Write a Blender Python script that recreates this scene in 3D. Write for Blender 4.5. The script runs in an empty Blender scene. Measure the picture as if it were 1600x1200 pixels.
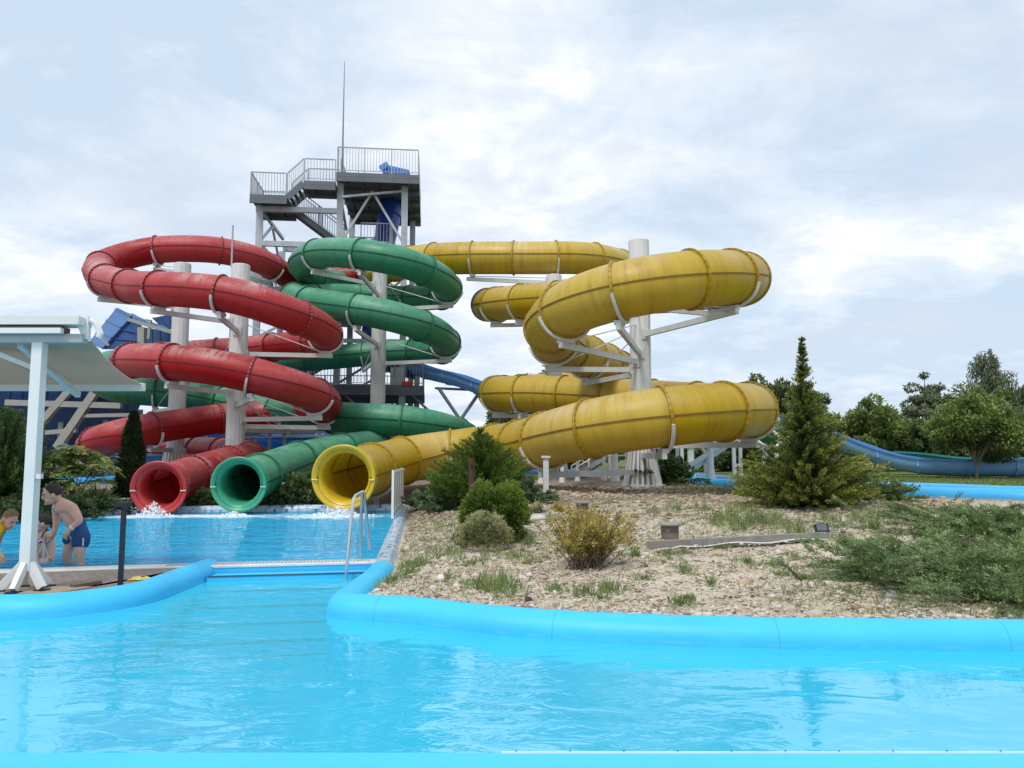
import bpy, math, random
import numpy as np
from mathutils import Vector, Matrix, noise as mnoise
random.seed(7); RNG = np.random.default_rng(11)
SC = bpy.context.scene
COL = SC.collection
V = Vector
PI = math.pi
# ------------------------------------------------------------------ camera
CAMH = 1.5
F_PX = 1200.0
PITCH = math.atan(112.0 / F_PX)
cam_d = bpy.data.cameras.new("camera"); cam = bpy.data.objects.new("camera", cam_d); COL.objects.link(cam)
cam.location = (0, 0, CAMH); cam.rotation_euler = (PI / 2 + PITCH, 0, 0)
cam_d.sensor_width = 36.0; cam_d.lens = 36.0 * F_PX / 1600.0
cam_d.clip_start = 0.05; cam_d.clip_end = 3000
SC.camera = cam
_Fv = V((0, math.cos(PITCH), math.sin(PITCH))); _Uv = V((0, -math.sin(PITCH), math.cos(PITCH)))
def ray(px, py):
    u = (px - 800.0) / F_PX; v = (600.0 - py) / F_PX
    return V((u, 0, 0)) + _Fv + v * _Uv
def P(px, py, d):                       # the place seen at a photo position, d metres ahead
    r = ray(px, py); t = d / r.y
    return V((0, 0, CAMH)) + r * t
def Z(px, py, z):                       # the place seen at a photo position, at height z
    r = ray(px, py); t = (z - CAMH) / r.z
    return V((0, 0, CAMH)) + r * t
def proj(p):
    q = V(p) - V((0, 0, CAMH)); f = q.dot(_Fv)
    return 800 + F_PX * q.x / f, 600 - F_PX * q.dot(_Uv) / f
def ss(a, b, x):
    t = np.clip((x - a) / (b - a), 0, 1); return t * t * (3 - 2 * t)
# ------------------------------------------------------------------ object helpers
def props(o, label=None, cat=None, group=None, kind=None):
    if label: o["label"] = label
    if cat: o["category"] = cat
    if group: o["group"] = group
    if kind: o["kind"] = kind
    return o
def thing(name, label, cat, loc=(0, 0, 0), rz=0.0, group=None):
    o = bpy.data.objects.new(name, None); COL.objects.link(o)
    o.location = loc; o.rotation_euler = (0, 0, rz); o.empty_display_size = 0.2
    return props(o, label, cat, group)
def par(o, parent):
    # world-space mesh under an Empty that stands somewhere: keep the world placement
    o.parent = parent
    m = Matrix.Translation(parent.location) @ parent.rotation_euler.to_matrix().to_4x4()
    top = parent.parent
    if top is not None: m = Matrix.Identity(4)      # parts built in world space stand at the origin
    o.matrix_parent_inverse = m.inverted()
class MB:
    def __init__(s):
        s.v = []; s.f = []; s.uv = []; s.n = 0; s.tone = []
    def add(s, verts, faces, uvs=None, tone=0.5):
        verts = np.asarray(verts, dtype=np.float64).reshape(-1, 3)
        b = s.n; s.v.append(verts); s.n += len(verts)
        s.uv.append(np.zeros((len(verts), 2)) if uvs is None else np.asarray(uvs, dtype=np.float64))
        s.tone.append(np.full(len(verts), tone) if np.isscalar(tone) else np.asarray(tone))
        for f in faces: s.f.append(tuple(i + b for i in f))
        return s
    def box(s, c, size, rot=None, tone=0.5):
        hx, hy, hz = size[0] / 2, size[1] / 2, size[2] / 2
        vs = [V((x, y, z)) for z in (-hz, hz) for y in (-hy, hy) for x in (-hx, hx)]
        if rot is not None: vs = [rot @ q for q in vs]
        vs = [q + V(c) for q in vs]
        fs = [(0, 2, 3, 1), (4, 5, 7, 6), (0, 1, 5, 4), (2, 6, 7, 3), (0, 4, 6, 2), (1, 3, 7, 5)]
        return s.add([tuple(q) for q in vs], fs, tone=tone)
    def bar(s, a, b, w=0.1, h=None, up=(0, 0, 1)):
        a = V(a); b = V(b); h = w if h is None else h
        t = (b - a); L = t.length
        if L < 1e-6: return s
        t /= L; x = t.cross(V(up))
        if x.length < 1e-3: x = t.cross(V((1, 0, 0)))
        x.normalize(); y = x.cross(t)
        rot = Matrix((x, t, y)).transposed()
        return s.box((a + b) / 2, (w, L, h), rot)
    def tube(s, pts, r, n=8, cap=True, tone=0.5):
        pts = [V(p) for p in pts]; m = len(pts)
        rs = [r] * m if np.isscalar(r) else list(r)
        vs = []; prev = None
        for i in range(m):
            t = (pts[min(i + 1, m - 1)] - pts[max(i - 1, 0)]).normalized()
            if prev is None:
                x = t.cross(V((0, 0, 1)))
                if x.length < 1e-2: x = t.cross(V((1, 0, 0)))
            else:
                x = prev - t * prev.dot(t)
            x.normalize(); prev = x; y = t.cross(x)
            for k in range(n):
                a = 2 * PI * k / n
                vs.append(tuple(pts[i] + (x * math.cos(a) + y * math.sin(a)) * rs[i]))
        fs = [(i * n + k, i * n + (k + 1) % n, (i + 1) * n + (k + 1) % n, (i + 1) * n + k) for i in range(m - 1) for k in range(n)]
        if cap:
            fs.append(tuple(reversed(range(n)))); fs.append(tuple((m - 1) * n + k for k in range(n)))
        return s.add(vs, fs, tone=tone)
    def lathe(s, prof, c=(0, 0, 0), n=24, axis=None, cap=True):
        # prof: (radius, height) pairs
        ax = V((0, 0, 1)) if axis is None else V(axis).normalized()
        x = ax.cross(V((0, 1, 0)))
        if x.length < 1e-2: x = ax.cross(V((1, 0, 0)))
        x.normalize(); y = ax.cross(x); c = V(c); vs = []; uv = []
        for (r, h) in prof:
            for k in range(n):
                a = 2 * PI * k / n
                vs.append(tuple(c + ax * h + (x * math.cos(a) + y * math.sin(a)) * r)); uv.append((k, r))
        m = len(prof)
        fs = [(i * n + k, i * n + (k + 1) % n, (i + 1) * n + (k + 1) % n, (i + 1) * n + k) for i in range(m - 1) for k in range(n)]
        if cap:
            fs.append(tuple(reversed(range(n)))); fs.append(tuple((m - 1) * n + k for k in range(n)))
        return s.add(vs, fs, uv)
    def slab(s, poly, thick):
        # a flat polygon of 3D corners given thickness along its normal
        ps = [V(p) for p in poly]; n = (ps[1] - ps[0]).cross(ps[2] - ps[0]).normalized()
        k = len(ps)
        vs = [tuple(p + n * thick / 2) for p in ps] + [tuple(p - n * thick / 2) for p in ps]
        fs = [tuple(range(k)), tuple(reversed(range(k, 2 * k)))]
        fs += [(i, i + k, (i + 1) % k + k, (i + 1) % k) for i in range(k)]
        return s.add(vs, fs)
    def ellipsoid(s, c, r, rot=None, n=12, m=8):
        vs = []; c = V(c)
        for i in range(m + 1):
            th = PI * i / m
            for k in range(n):
                a = 2 * PI * k / n
                q = V((r[0] * math.sin(th) * math.cos(a), r[1] * math.sin(th) * math.sin(a), r[2] * math.cos(th)))
                if rot is not None: q = rot @ q
                vs.append(tuple(c + q))
        fs = [(i * n + k, (i + 1) * n + k, (i + 1) * n + (k + 1) % n, i * n + (k + 1) % n) for i in range(m) for k in range(n)]
        return s.add(vs, fs)
    def build(s, name, mat, parent=None, smooth=35, world=True):
        me = bpy.data.meshes.new(name)
        vs = np.concatenate(s.v) if s.v else np.zeros((0, 3))
        me.from_pydata([tuple(q) for q in vs], [], s.f)
        uv = np.concatenate(s.uv); li = np.empty(len(me.loops), dtype=np.int32); me.loops.foreach_get("vertex_index", li)
        l = me.uv_layers.new(name="UVMap"); l.data.foreach_set("uv", uv[li].ravel())
        t = np.concatenate(s.tone); a = me.attributes.new("tone", "FLOAT", "POINT"); a.data.foreach_set("value", t.astype(np.float32))
        me.materials.append(mat)
        if smooth:
            me.polygons.foreach_set("use_smooth", np.ones(len(me.polygons), dtype=bool))
            if smooth < 179: me.set_sharp_from_angle(angle=math.radians(smooth))
        me.update()
        o = bpy.data.objects.new(name, me); COL.objects.link(o)
        if parent is not None:
            if world: par(o, parent)
            else: o.parent = parent
        return o
def rawmesh(name, verts, nper, mat, tone=None, parent=None, smooth=False, world=True):
    # fast mesh out of many equal polygons (nper corners each, corners in order)
    verts = np.asarray(verts, dtype=np.float32).reshape(-1, 3); n = len(verts); nf = n // nper
    me = bpy.data.meshes.new(name); me.vertices.add(n); me.vertices.foreach_set("co", verts.ravel())
    me.loops.add(n); me.loops.foreach_set("vertex_index", np.arange(n, dtype=np.int32))
    me.polygons.add(nf); me.polygons.foreach_set("loop_start", np.arange(0, n, nper, dtype=np.int32))
    if tone is not None:
        a = me.attributes.new("tone", "FLOAT", "POINT"); a.data.foreach_set("value", np.repeat(np.asarray(tone, dtype=np.float32), nper))
    me.materials.append(mat); me.update(calc_edges=True)
    if smooth: me.polygons.foreach_set("use_smooth", np.ones(nf, dtype=bool))
    o = bpy.data.objects.new(name, me); COL.objects.link(o)
    if parent is not None:
        if world: par(o, parent)
        else: o.parent = parent
    return o
def spline(pts, step=0.12, closed=False):
    pts = [V(p) for p in pts]; out = []
    n = len(pts)
    for i in range(n - 1):
        p0 = pts[max(i - 1, 0)]; p1 = pts[i]; p2 = pts[i + 1]; p3 = pts[min(i + 2, n - 1)]
        if i == 0: p0 = p1 * 2 - p2
        if i == n - 2: p3 = p2 * 2 - p1
        d = [max((b - a).length, 1e-4) ** 0.5 for a, b in ((p0, p1), (p1, p2), (p2, p3))]
        t0 = 0; t1 = d[0]; t2 = t1 + d[1]; t3 = t2 + d[2]
        k = max(2, int((p2 - p1).length / step))
        for j in range(k):
            t = t1 + (t2 - t1) * j / k
            a1 = p0 * ((t1 - t) / (t1 - t0)) + p1 * ((t - t0) / (t1 - t0))
            a2 = p1 * ((t2 - t) / (t2 - t1)) + p2 * ((t - t1) / (t2 - t1))
            a3 = p2 * ((t3 - t) / (t3 - t2)) + p3 * ((t - t2) / (t3 - t2))
            b1 = a1 * ((t2 - t) / (t2 - t0)) + a2 * ((t - t0) / (t2 - t0))
            b2 = a2 * ((t3 - t) / (t3 - t1)) + a3 * ((t - t1) / (t3 - t1))
            out.append(b1 * ((t2 - t) / (t2 - t1)) + b2 * ((t - t1) / (t2 - t1)))
    out.append(pts[-1])
    return out
def relax(path, k=6):
    a = np.array([tuple(p) for p in path])
    for _ in range(k):
        b = a.copy(); b[1:-1] = (a[:-2] + 2 * a[1:-1] + a[2:]) / 4; a = b
    return [V(p) for p in a]
def arclen(path):
    s = [0.0]
    for a, b in zip(path, path[1:]): s.append(s[-1] + (b - a).length)
    return s
def frames(path):
    out = []; n = len(path)
    for i in range(n):
        t = (path[min(i + 1, n - 1)] - path[max(i - 1, 0)]).normalized()
        sx = t.cross(V((0, 0, 1))).normalized(); u = sx.cross(t)
        out.append((t, sx, u))
    return out
def sweep(path, prof, closed=False, caps=True):
    # profile of (sideways, up) pairs along a path, sideways = right of travel, horizontal
    mb = MB(); n = len(path); m = len(prof); s = arclen(path); vs = []; uv = []
    pl = [0.0]
    for a, b in zip(prof, prof[1:]): pl.append(pl[-1] + math.hypot(b[0] - a[0], b[1] - a[1]))
    for i in range(n):
        t = path[min(i + 1, n - 1)] - path[max(i - 1, 0)]; t.z = 0; t.normalize()
        sx = V((t.y, -t.x, 0))
        for j, (o, h) in enumerate(prof):
            vs.append(tuple(path[i] + sx * o + V((0, 0, h)))); uv.append((s[i], pl[j]))
    mm = m if closed else m - 1
    fs = [(i * m + j, i * m + (j + 1) % m, (i + 1) * m + (j + 1) % m, (i + 1) * m + j) for i in range(n - 1) for j in range(mm)]
    if caps: fs += [tuple(reversed(range(m))), tuple((n - 1) * m + j for j in range(m))]
    mb.add(vs, fs, uv)
    return mb
# ------------------------------------------------------------------ material helpers
class NT:
    def __init__(s, name):
        s.m = bpy.data.materials.new(name); s.m.use_nodes = True; s.t = s.m.node_tree; s.t.nodes.clear()
        s.out = s.n("ShaderNodeOutputMaterial")
    def n(s, typ, **kw):
        x = s.t.nodes.new(typ)
        for k, v in kw.items(): setattr(x, k, v)
        return x
    def l(s, a, b): s.t.links.new(a, b)
    def set(s, node, **kw):
        for k, v in kw.items():
            i = node.inputs[k.replace("_", " ")]
            if hasattr(v, "is_linked") or hasattr(v, "links"): s.l(v, i)
            else: i.default_value = v
        return node
    def noise(s, vec, scale, detail=4, rough=0.55, dist=0.0):
        x = s.n("ShaderNodeTexNoise"); s.l(vec, x.inputs["Vector"])
        x.inputs["Scale"].default_value = scale; x.inputs["Detail"].default_value = detail
        x.inputs["Roughness"].default_value = rough; x.inputs["Distortion"].default_value = dist
        return x.outputs["Fac"]
    def ramp(s, fac, stops, interp="LINEAR"):
        x = s.n("ShaderNodeValToRGB"); s.l(fac, x.inputs["Fac"]); e = x.color_ramp.elements
        x.color_ramp.interpolation = interp
        while len(e) < len(stops): e.new(0.5)
        for el, (p, c) in zip(e, stops):
            el.position = p; el.color = (c, c, c, 1) if np.isscalar(c) else (c[0], c[1], c[2], 1)
        return x.outputs["Color"]
    def mix(s, fac, a, b, mode="MIX"):
        x = s.n("ShaderNodeMix", data_type="RGBA", blend_type=mode)
        for sock, v in ((x.inputs[0], fac), (x.inputs[6], a), (x.inputs[7], b)):
            if hasattr(v, "links"): s.l(v, sock)
            elif np.isscalar(v): sock.default_value = v
            else: sock.default_value = (v[0], v[1], v[2], 1)
        return x.outputs[2]
    def math(s, op, a, b=0.0, clamp=False):
        x = s.n("ShaderNodeMath", operation=op, use_clamp=clamp)
        for sock, v in ((x.inputs[0], a), (x.inputs[1], b)):
            if hasattr(v, "links"): s.l(v, sock)
            else: sock.default_value = v
        return x.outputs[0]
    def coord(s, kind="Object"):
        return s.n("ShaderNodeTexCoord").outputs[kind]
    def pos(s): return s.n("ShaderNodeNewGeometry").outputs["Position"]
    def mapping(s, vec, scale=(1, 1, 1), rot=(0, 0, 0), loc=(0, 0, 0)):
        x = s.n("ShaderNodeMapping"); s.l(vec, x.inputs["Vector"])
        x.inputs["Scale"].default_value = scale; x.inputs["Rotation"].default_value = rot; x.inputs["Location"].default_value = loc
        return x.outputs["Vector"]
    def bump(s, h, strength=0.3, dist=0.02):
        x = s.n("ShaderNodeBump"); s.l(h, x.inputs["Height"]); x.inputs["Strength"].default_value = strength; x.inputs["Distance"].default_value = dist
        return x.outputs["Normal"]
    def attr(s, name="tone"):
        x = s.n("ShaderNodeAttribute"); x.attribute_name = name; return x.outputs["Fac"]
    def bsdf(s, color, rough=0.5, metal=0.0, spec=0.5, normal=None, **kw):
        b = s.n("ShaderNodeBsdfPrincipled")
        for sock, v in (("Base Color", color), ("Roughness", rough), ("Metallic", metal), ("Specular IOR Level", spec)):
            i = b.inputs[sock]
            if hasattr(v, "links"): s.l(v, i)
            elif np.isscalar(v): i.default_value = v
            else: i.default_value = (v[0], v[1], v[2], 1)
        if normal is not None: s.l(normal, b.inputs["Normal"])
        for k, v in kw.items(): b.inputs[k].default_value = v
        return b.outputs["BSDF"]
    def done(s, sh): s.l(sh, s.out.inputs["Surface"]); return s.m
MATS = {}
def plain(name, color, rough=0.5, metal=0.0, var=0.15, scale=3.0, bump=0.0, spec=0.5):
    # painted or bare surface with soft blotches and fine dirt
    if name in MATS: return MATS[name]
    t = NT(name); p = t.pos()
    a = t.noise(p, scale, 5, 0.6); b = t.noise(p, scale * 9, 3, 0.6)
    f = t.math("ADD", t.math("MULTIPLY", a, 0.7), t.math("MULTIPLY", b, 0.3))
    lo = tuple(c * (1 - var) for c in color); hi = tuple(min(1, c * (1 + var * 0.6)) for c in color)
    c = t.ramp(f, [(0.3, lo), (0.7, hi)])
    r = t.ramp(a, [(0.3, max(0.02, rough - 0.08)), (0.7, min(1, rough + 0.08))])
    nn = t.bump(b, bump, 0.01) if bump else None
    MATS[name] = t.done(t.bsdf(c, r, metal, spec, nn)); return MATS[name]
def leafmat(name, dark, mid, light, transl=0.25, rough=0.55):
    if name in MATS: return MATS[name]
    t = NT(name); tone = t.attr("tone"); n = t.noise(t.pos(), 2.2, 3)
    f = t.math("ADD", t.math("MULTIPLY", tone, 0.75), t.math("MULTIPLY", n, 0.25))
    c = t.ramp(f, [(0.1, dark), (0.5, mid), (0.9, light)])
    b = t.bsdf(c, rough, 0, 0.3)
    tr = t.n("ShaderNodeBsdfTranslucent"); t.l(c, tr.inputs["Color"])
    m = t.n("ShaderNodeMixShader"); m.inputs[0].default_value = transl; t.l(b, m.inputs[1]); t.l(tr.outputs[0], m.inputs[2])
    MATS[name] = t.done(m.outputs[0]); return MATS[name]
# ------------------------------------------------------------------ world, sun, exposure
w = bpy.data.worlds.new("World"); SC.world = w; w.use_nodes = True
def build_world():
    t = NT.__new__(NT); t.t = w.node_tree; t.t.nodes.clear(); t.m = w
    out = t.n("ShaderNodeOutputWorld")
    sky = t.n("ShaderNodeTexSky", sky_type="NISHITA"); sky.sun_disc = False
    sky.sun_elevation = SUN_EL; sky.sun_rotation = SUN_ROT; sky.air_density = 1.0; sky.dust_density = 1.5
    b1 = t.n("ShaderNodeBackground"); t.l(sky.outputs[0], b1.inputs[0]); b1.inputs[1].default_value = 0.1
    d = t.coord("Generated")
    sep = t.n("ShaderNodeSeparateXYZ"); t.l(d, sep.inputs[0])
    z = t.math("ADD", t.math("MAXIMUM", sep.outputs[2], 0.0), 0.22)
    cx = t.math("DIVIDE", sep.outputs[0], z); cy = t.math("DIVIDE", sep.outputs[1], z)
    cmb = t.n("ShaderNodeCombineXYZ"); t.l(cx, cmb.inputs[0]); t.l(cy, cmb.inputs[1])
    pv = cmb.outputs[0]
    big = t.noise(t.mapping(pv, loc=(3.1, 1.7, 0)), 0.9, 9, 0.62, 0.3)
    fine = t.noise(t.mapping(pv, loc=(7.7, 2.2, 0)), 2.6, 8, 0.62, 0.4)
    wisp = t.noise(t.mapping(pv, scale=(0.8, 2.2, 1), rot=(0, 0, 0.2), loc=(1.3, 4.0, 0)), 1.5, 8, 0.62, 0.6)
    # broad bright bank of cloud ahead, thinner bluish veil to the sides
    def blob(az, el, sa, se):
        azn = t.math("DIVIDE", t.math("SUBTRACT", t.math("ARCTAN2", sep.outputs[0], sep.outputs[1]), az), sa)
        eln = t.math("DIVIDE", t.math("SUBTRACT", t.math("ARCSINE", sep.outputs[2]), el), se)
        q = t.math("ADD", t.math("MULTIPLY", azn, azn), t.math("MULTIPLY", eln, eln))
        return t.math("POWER", 2.718, t.math("MULTIPLY", q, -1.0))
    g = t.math("MULTIPLY", blob(-0.10, 0.44, 0.24, 0.22), 0.16)
    g = t.math("ADD", g, t.math("MULTIPLY", blob(0.52, 0.235, 0.26, 0.05), 0.10))
    g = t.math("ADD", g, t.math("MULTIPLY", blob(-0.6, 0.20, 0.25, 0.07), 0.13))
    g = t.math("ADD", g, t.math("MULTIPLY", blob(-0.02, 0.18, 0.25, 0.09), 0.20))
    g = t.math("SUBTRACT", g, t.math("MULTIPLY", blob(0.35, 0.13, 0.4, 0.05), 0.14))
    g = t.math("SUBTRACT", g, t.math("MULTIPLY", blob(-0.62, 0.42, 0.3, 0.2), 0.14))
    f = t.math("ADD", t.math("MULTIPLY", big, 0.55), t.math("MULTIPLY", fine, 0.72))
    f = t.math("ADD", f, t.math("MULTIPLY", wisp, 0.40))
    f = t.math("ADD", f, g)
    f = t.math("ADD", t.math("MULTIPLY", t.math("SUBTRACT", f, 0.90), 1.25), 0.665)
    c = t.ramp(f, [(0.48, (0.50, 0.60, 0.72)), (0.60, (0.60, 0.68, 0.775)), (0.70, (0.69, 0.74, 0.805)), (0.82, (0.86, 0.885, 0.91)), (0.96, (1.03, 1.03, 1.03))])
    grey = t.noise(t.mapping(pv, loc=(11.0, 5.0, 0)), 1.7, 6, 0.6, 0.3)
    c = t.mix(t.ramp(grey, [(0.50, 0.0), (0.66, 0.6)]), c, (0.57, 0.615, 0.695))
    b2 = t.n("ShaderNodeBackground"); t.l(c, b2.inputs[0]); b2.inputs[1].default_value = SKY_GAIN
    mx = t.n("ShaderNodeMixShader"); mx.inputs[0].default_value = 0.93
    t.l(b1.outputs[0], mx.inputs[1]); t.l(b2.outputs[0], mx.inputs[2]); t.l(mx.outputs[0], out.inputs[0])
SUN_EL = math.radians(56); SUN_AZ = math.radians(205)      # compass bearing the light comes from (clockwise from ahead)
SUN_ROT = SUN_AZ; SKY_GAIN = 0.86
build_world()
sl = bpy.data.lights.new("sun", "SUN"); so = bpy.data.objects.new("sun", sl); COL.objects.link(so)
sl.energy = 1.5; sl.angle = math.radians(14); sl.color = (1.0, 0.96, 0.9)
sd = V((math.sin(SUN_AZ) * math.cos(SUN_EL), math.cos(SUN_AZ) * math.cos(SUN_EL), math.sin(SUN_EL)))
so.rotation_euler = (-sd).to_track_quat("-Z", "Y").to_euler()
SC.view_settings.view_transform = "Standard"; SC.view_settings.look = "None"; SC.view_settings.gamma = 1.0
SC.view_settings.exposure = 0.6
SC.render.engine = "CYCLES"; SC.cycles.max_bounces = 7; SC.cycles.transparent_max_bounces = 12
SC.cycles.caustics_reflective = False; SC.cycles.caustics_refractive = False
SC.cycles.use_denoising = True; SC.cycles.sample_clamp_indirect = 6.0
# ------------------------------------------------------------------ shared paints
M_white = plain("white_paint", (0.76, 0.75, 0.725), 0.4, 0, 0.08, 2.0)
M_galv = plain("galvanised_steel", (0.42, 0.44, 0.46), 0.45, 0.35, 0.22, 2.0)
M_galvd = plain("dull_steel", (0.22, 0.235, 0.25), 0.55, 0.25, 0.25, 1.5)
M_steelarm = plain("grey_white_steel", (0.60, 0.61, 0.60), 0.45, 0, 0.16, 3.0)
M_stain = plain("stainless", (0.62, 0.63, 0.65), 0.22, 0.9, 0.06, 2.0)
M_cyan = plain("cyan_vinyl", (0.055, 0.54, 0.86), 0.5, 0, 0.07, 1.2, 0.04)
def vinyl():
    t = NT("cyan_vinyl_wall"); uv = t.coord("UV"); p = t.pos(); sp = t.n("ShaderNodeSeparateXYZ"); t.l(uv, sp.inputs[0]); s2 = t.n("ShaderNodeSeparateXYZ"); t.l(p, s2.inputs[0])
    n = t.noise(p, 1.3, 5, .6); f2 = t.noise(p, 22, 4, .65)
    c = t.ramp(n, [(.3, (.045, .49, .83)), (.7, (.058, .55, .87))])
    c = t.mix(t.ramp(f2, [(.60, 0), (.8, .22)]), c, (.25, .62, .78))
    seam = t.math("LESS_THAN", t.math("ABSOLUTE", t.math("SUBTRACT", t.math("FRACT", t.math("MULTIPLY", sp.outputs[0], .57)), .5)), .0035)
    c = t.mix(t.math("MULTIPLY", seam, .45), c, (.03, .32, .55))
    zz = t.math("ABSOLUTE", t.math("SUBTRACT", t.math("ADD", s2.outputs[2], t.math("MULTIPLY", n, .02)), .032)); scum = t.ramp(zz, [(.004, 1), (.016, 0)])
    c = t.mix(t.math("MULTIPLY", scum, t.ramp(t.noise(p, 5, 4, .6), [(.45, .0), (.7, .22)])), c, (.45, .62, .62))
    return t.done(t.bsdf(c, t.ramp(n, [(.3, .42), (.7, .6)]), 0, .4, t.bump(n, .12, .05)))
M_wall = vinyl()
M_floor = plain("cyan_pool_floor", (0.07, 0.56, 0.87), 0.6, 0, 0.10, 0.6)
M_bluep = plain("blue_fibreglass", (0.085, 0.25, 0.68), 0.3, 0, 0.14, 1.2)
M_blued = plain("dark_blue_fibreglass", (0.012, 0.05, 0.26), 0.35, 0, 0.2, 1.2)
M_teal = plain("teal_fibreglass", (0.03, 0.26, 0.25), 0.35, 0, 0.14, 1.2)
M_black = plain("black_metal", (0.012, 0.013, 0.02), 0.4, 0, 0.2, 4)
def concrete():
    t = NT("painted_concrete"); p = t.pos()
    a = t.noise(t.mapping(p, scale=(1, 1, 0.45)), 1.6, 6, 0.65); b = t.noise(p, 14, 4, 0.6)
    c = t.ramp(a, [(0.3, (0.55, 0.56, 0.55)), (0.5, (0.66, 0.665, 0.65)), (0.75, (0.72, 0.72, 0.70))])
    c = t.mix(t.ramp(b, [(0.55, 0.0), (0.75, 0.25)]), c, (0.40, 0.40, 0.38))
    return t.done(t.bsdf(c, 0.75, 0, 0.3, t.bump(b, 0.25, 0.01)))
M_conc = concrete()
def tile_mat():
    t = NT("mosaic_tiles"); uv = t.coord("UV")
    s = t.n("ShaderNodeVectorMath", operation="SCALE"); t.l(uv, s.inputs[0]); s.inputs[3].default_value = 1 / 0.075
    fl = t.n("ShaderNodeVectorMath", operation="FLOOR"); t.l(s.outputs[0], fl.inputs[0])
    wn = t.n("ShaderNodeTexWhiteNoise", noise_dimensions="2D"); t.l(fl.outputs[0], wn.inputs[0])
    c = t.ramp(wn.outputs[0], [(0.0, (0.62, 0.70, 0.78)), (0.30, (0.42, 0.60, 0.78)), (0.62, (0.25, 0.45, 0.70)), (0.88, (0.07, 0.14, 0.32)), (0.95, (0.55, 0.6, 0.66))], "CONSTANT")
    fr = t.n("ShaderNodeVectorMath", operation="FRACTION"); t.l(s.outputs[0], fr.inputs[0])
    sp = t.n("ShaderNodeSeparateXYZ"); t.l(fr.outputs[0], sp.inputs[0])
    gm = t.math("MINIMUM", sp.outputs[0], sp.outputs[1]); gm = t.math("LESS_THAN", gm, 0.12)
    c = t.mix(gm, c, (0.55, 0.58, 0.60))
    return t.done(t.bsdf(c, 0.25, 0, 0.5))
M_tile = tile_mat()
# ------------------------------------------------------------------ layout lines of pools
WZ = 0.20                                      # top of blue pool walls
kerb_pts = [V((-14.0, 8.4, 0)), Z(0, 891, .15), Z(150, 886, .15), Z(340, 881, .15), Z(590, 875, .15)]
for q in kerb_pts: q.z = 0
right_pts = [Z(597, 876, WZ), Z(588, 886, WZ), Z(572, 898, WZ), Z(556, 910, WZ), Z(541, 921, WZ), Z(540, 926.5, WZ), Z(556, 928, WZ), Z(600, 930, WZ), Z(640, 932, WZ), Z(760, 945, WZ), Z(900, 955, WZ), Z(1050, 961, WZ), Z(1200, 964.5, WZ), Z(1600, 968, WZ)]
right_pts.append(right_pts[-1] + V((6, -0.05, 0)))
left_pts = [Z(0, 929, WZ), Z(60, 928, WZ), Z(110, 924.5, WZ), Z(160, 919, WZ), Z(213, 910.5, WZ), Z(255, 897, WZ), Z(290, 885, WZ), Z(324, 873.5, WZ)]
left_pts.insert(0, left_pts[0] + V((-8, -0.15, 0)))
rim_pts = [Z(599, 874, .2), Z(607, 852, .205), Z(620, 818, .215), Z(632, 788.5, .22)]
far_pts = [Z(633, 787.5, .22), Z(500, 788.5, .22), Z(330, 790, .22), Z(200, 792.5, .22), Z(100, 797, .22), Z(40, 801.5, .22), Z(0, 805, .22), Z(-120, 821, .22)]
far_pts.append(V((-17, 12.5, .22)))
for L in (right_pts, left_pts, rim_pts, far_pts):
    for q in L: q.z = q.z - .22 if L is rim_pts else 0
def in_poly(x, y, poly):
    ins = np.zeros(x.shape, dtype=bool); n = len(poly)
    for i in range(n):
        x1, y1 = poly[i].x, poly[i].y; x2, y2 = poly[(i + 1) % n].x, poly[(i + 1) % n].y
        c = ((y1 > y) != (y2 > y)) & (x < (x2 - x1) * (y - y1) / (y2 - y1 + 1e-12) + x1)
        ins ^= c
    return ins
near_poly = [V((-14, 3.4, 0))] + left_pts + [kerb_pts[3], kerb_pts[4]] + right_pts + [V((14, 3.4, 0))]
far_poly = kerb_pts + rim_pts + far_pts + [V((-16, 9, 0))]
# lazy river channel that winds behind the garden
river_c = spline([V((30, 12.6, 0)), Z(1600, 778, .62), Z(1450, 771, .62), Z(1300, 764, .62), Z(1180, 759, .62), Z(1100, 752.5, .62), Z(1040, 745.5, .62), Z(960, 741.5, .62), Z(860, 740.5, .62), Z(760, 740, .62), V((-6, 38, 0)), V((-16, 30, 0)), Z(140, 757, .55), Z(60, 759, .55), V((-34, 25, 0))], 0.35)
for q in river_c: q.z = 0
river_np = np.array([(q.x, q.y) for q in river_c])
def river_dist(x, y):
    sh = x.shape; x = x.ravel(); y = y.ravel(); d = np.full(x.shape, 1e9)
    for i in range(0, len(river_np), 2): d = np.minimum(d, np.hypot(x - river_np[i, 0], y - river_np[i, 1]))
    return d.reshape(sh)
def ground_base(x, y):
    x = np.asarray(x, dtype=float); y = np.asarray(y, dtype=float)
    g = 0.14 + 0.46 * ss(6.4, 15.5, y)
    g = g + 0.05 * np.sin(x * 0.55 + 1.0) * np.sin(y * 0.42) * ss(7, 10, y) + 0.025 * np.sin(x * 1.7 + y * 1.1) * ss(6.5, 8, y)
    lawn = ss(4, 9, x) * ss(16, 22, y)
    g = g * (1 - lawn) + 0.6 * lawn
    fx = np.array([q.x for q in far_pts])[::-1]; fy = np.array([q.y for q in far_pts])[::-1]
    gl = 0.15 + 0.45 * ss(0.5, 4.0, y - np.interp(x, fx, fy))
    wl = 1 - ss(-2.7, -1.9, x)
    g = g * (1 - wl) + np.minimum(g, gl) * wl
    rx = np.interp(y, [q.y for q in reversed(right_pts[:5])] + [q.y for q in rim_pts], [q.x for q in reversed(right_pts[:5])] + [q.x for q in rim_pts])
    g = np.where(y < 20.6, np.minimum(g, 0.10 + 0.03 * ss(9, 19, y) + 0.22 * np.maximum(0, x - rx - 0.12)), g)
    g = np.where((x < -1.6) & (y < 11.2), 0.08, g)
    return g
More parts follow.
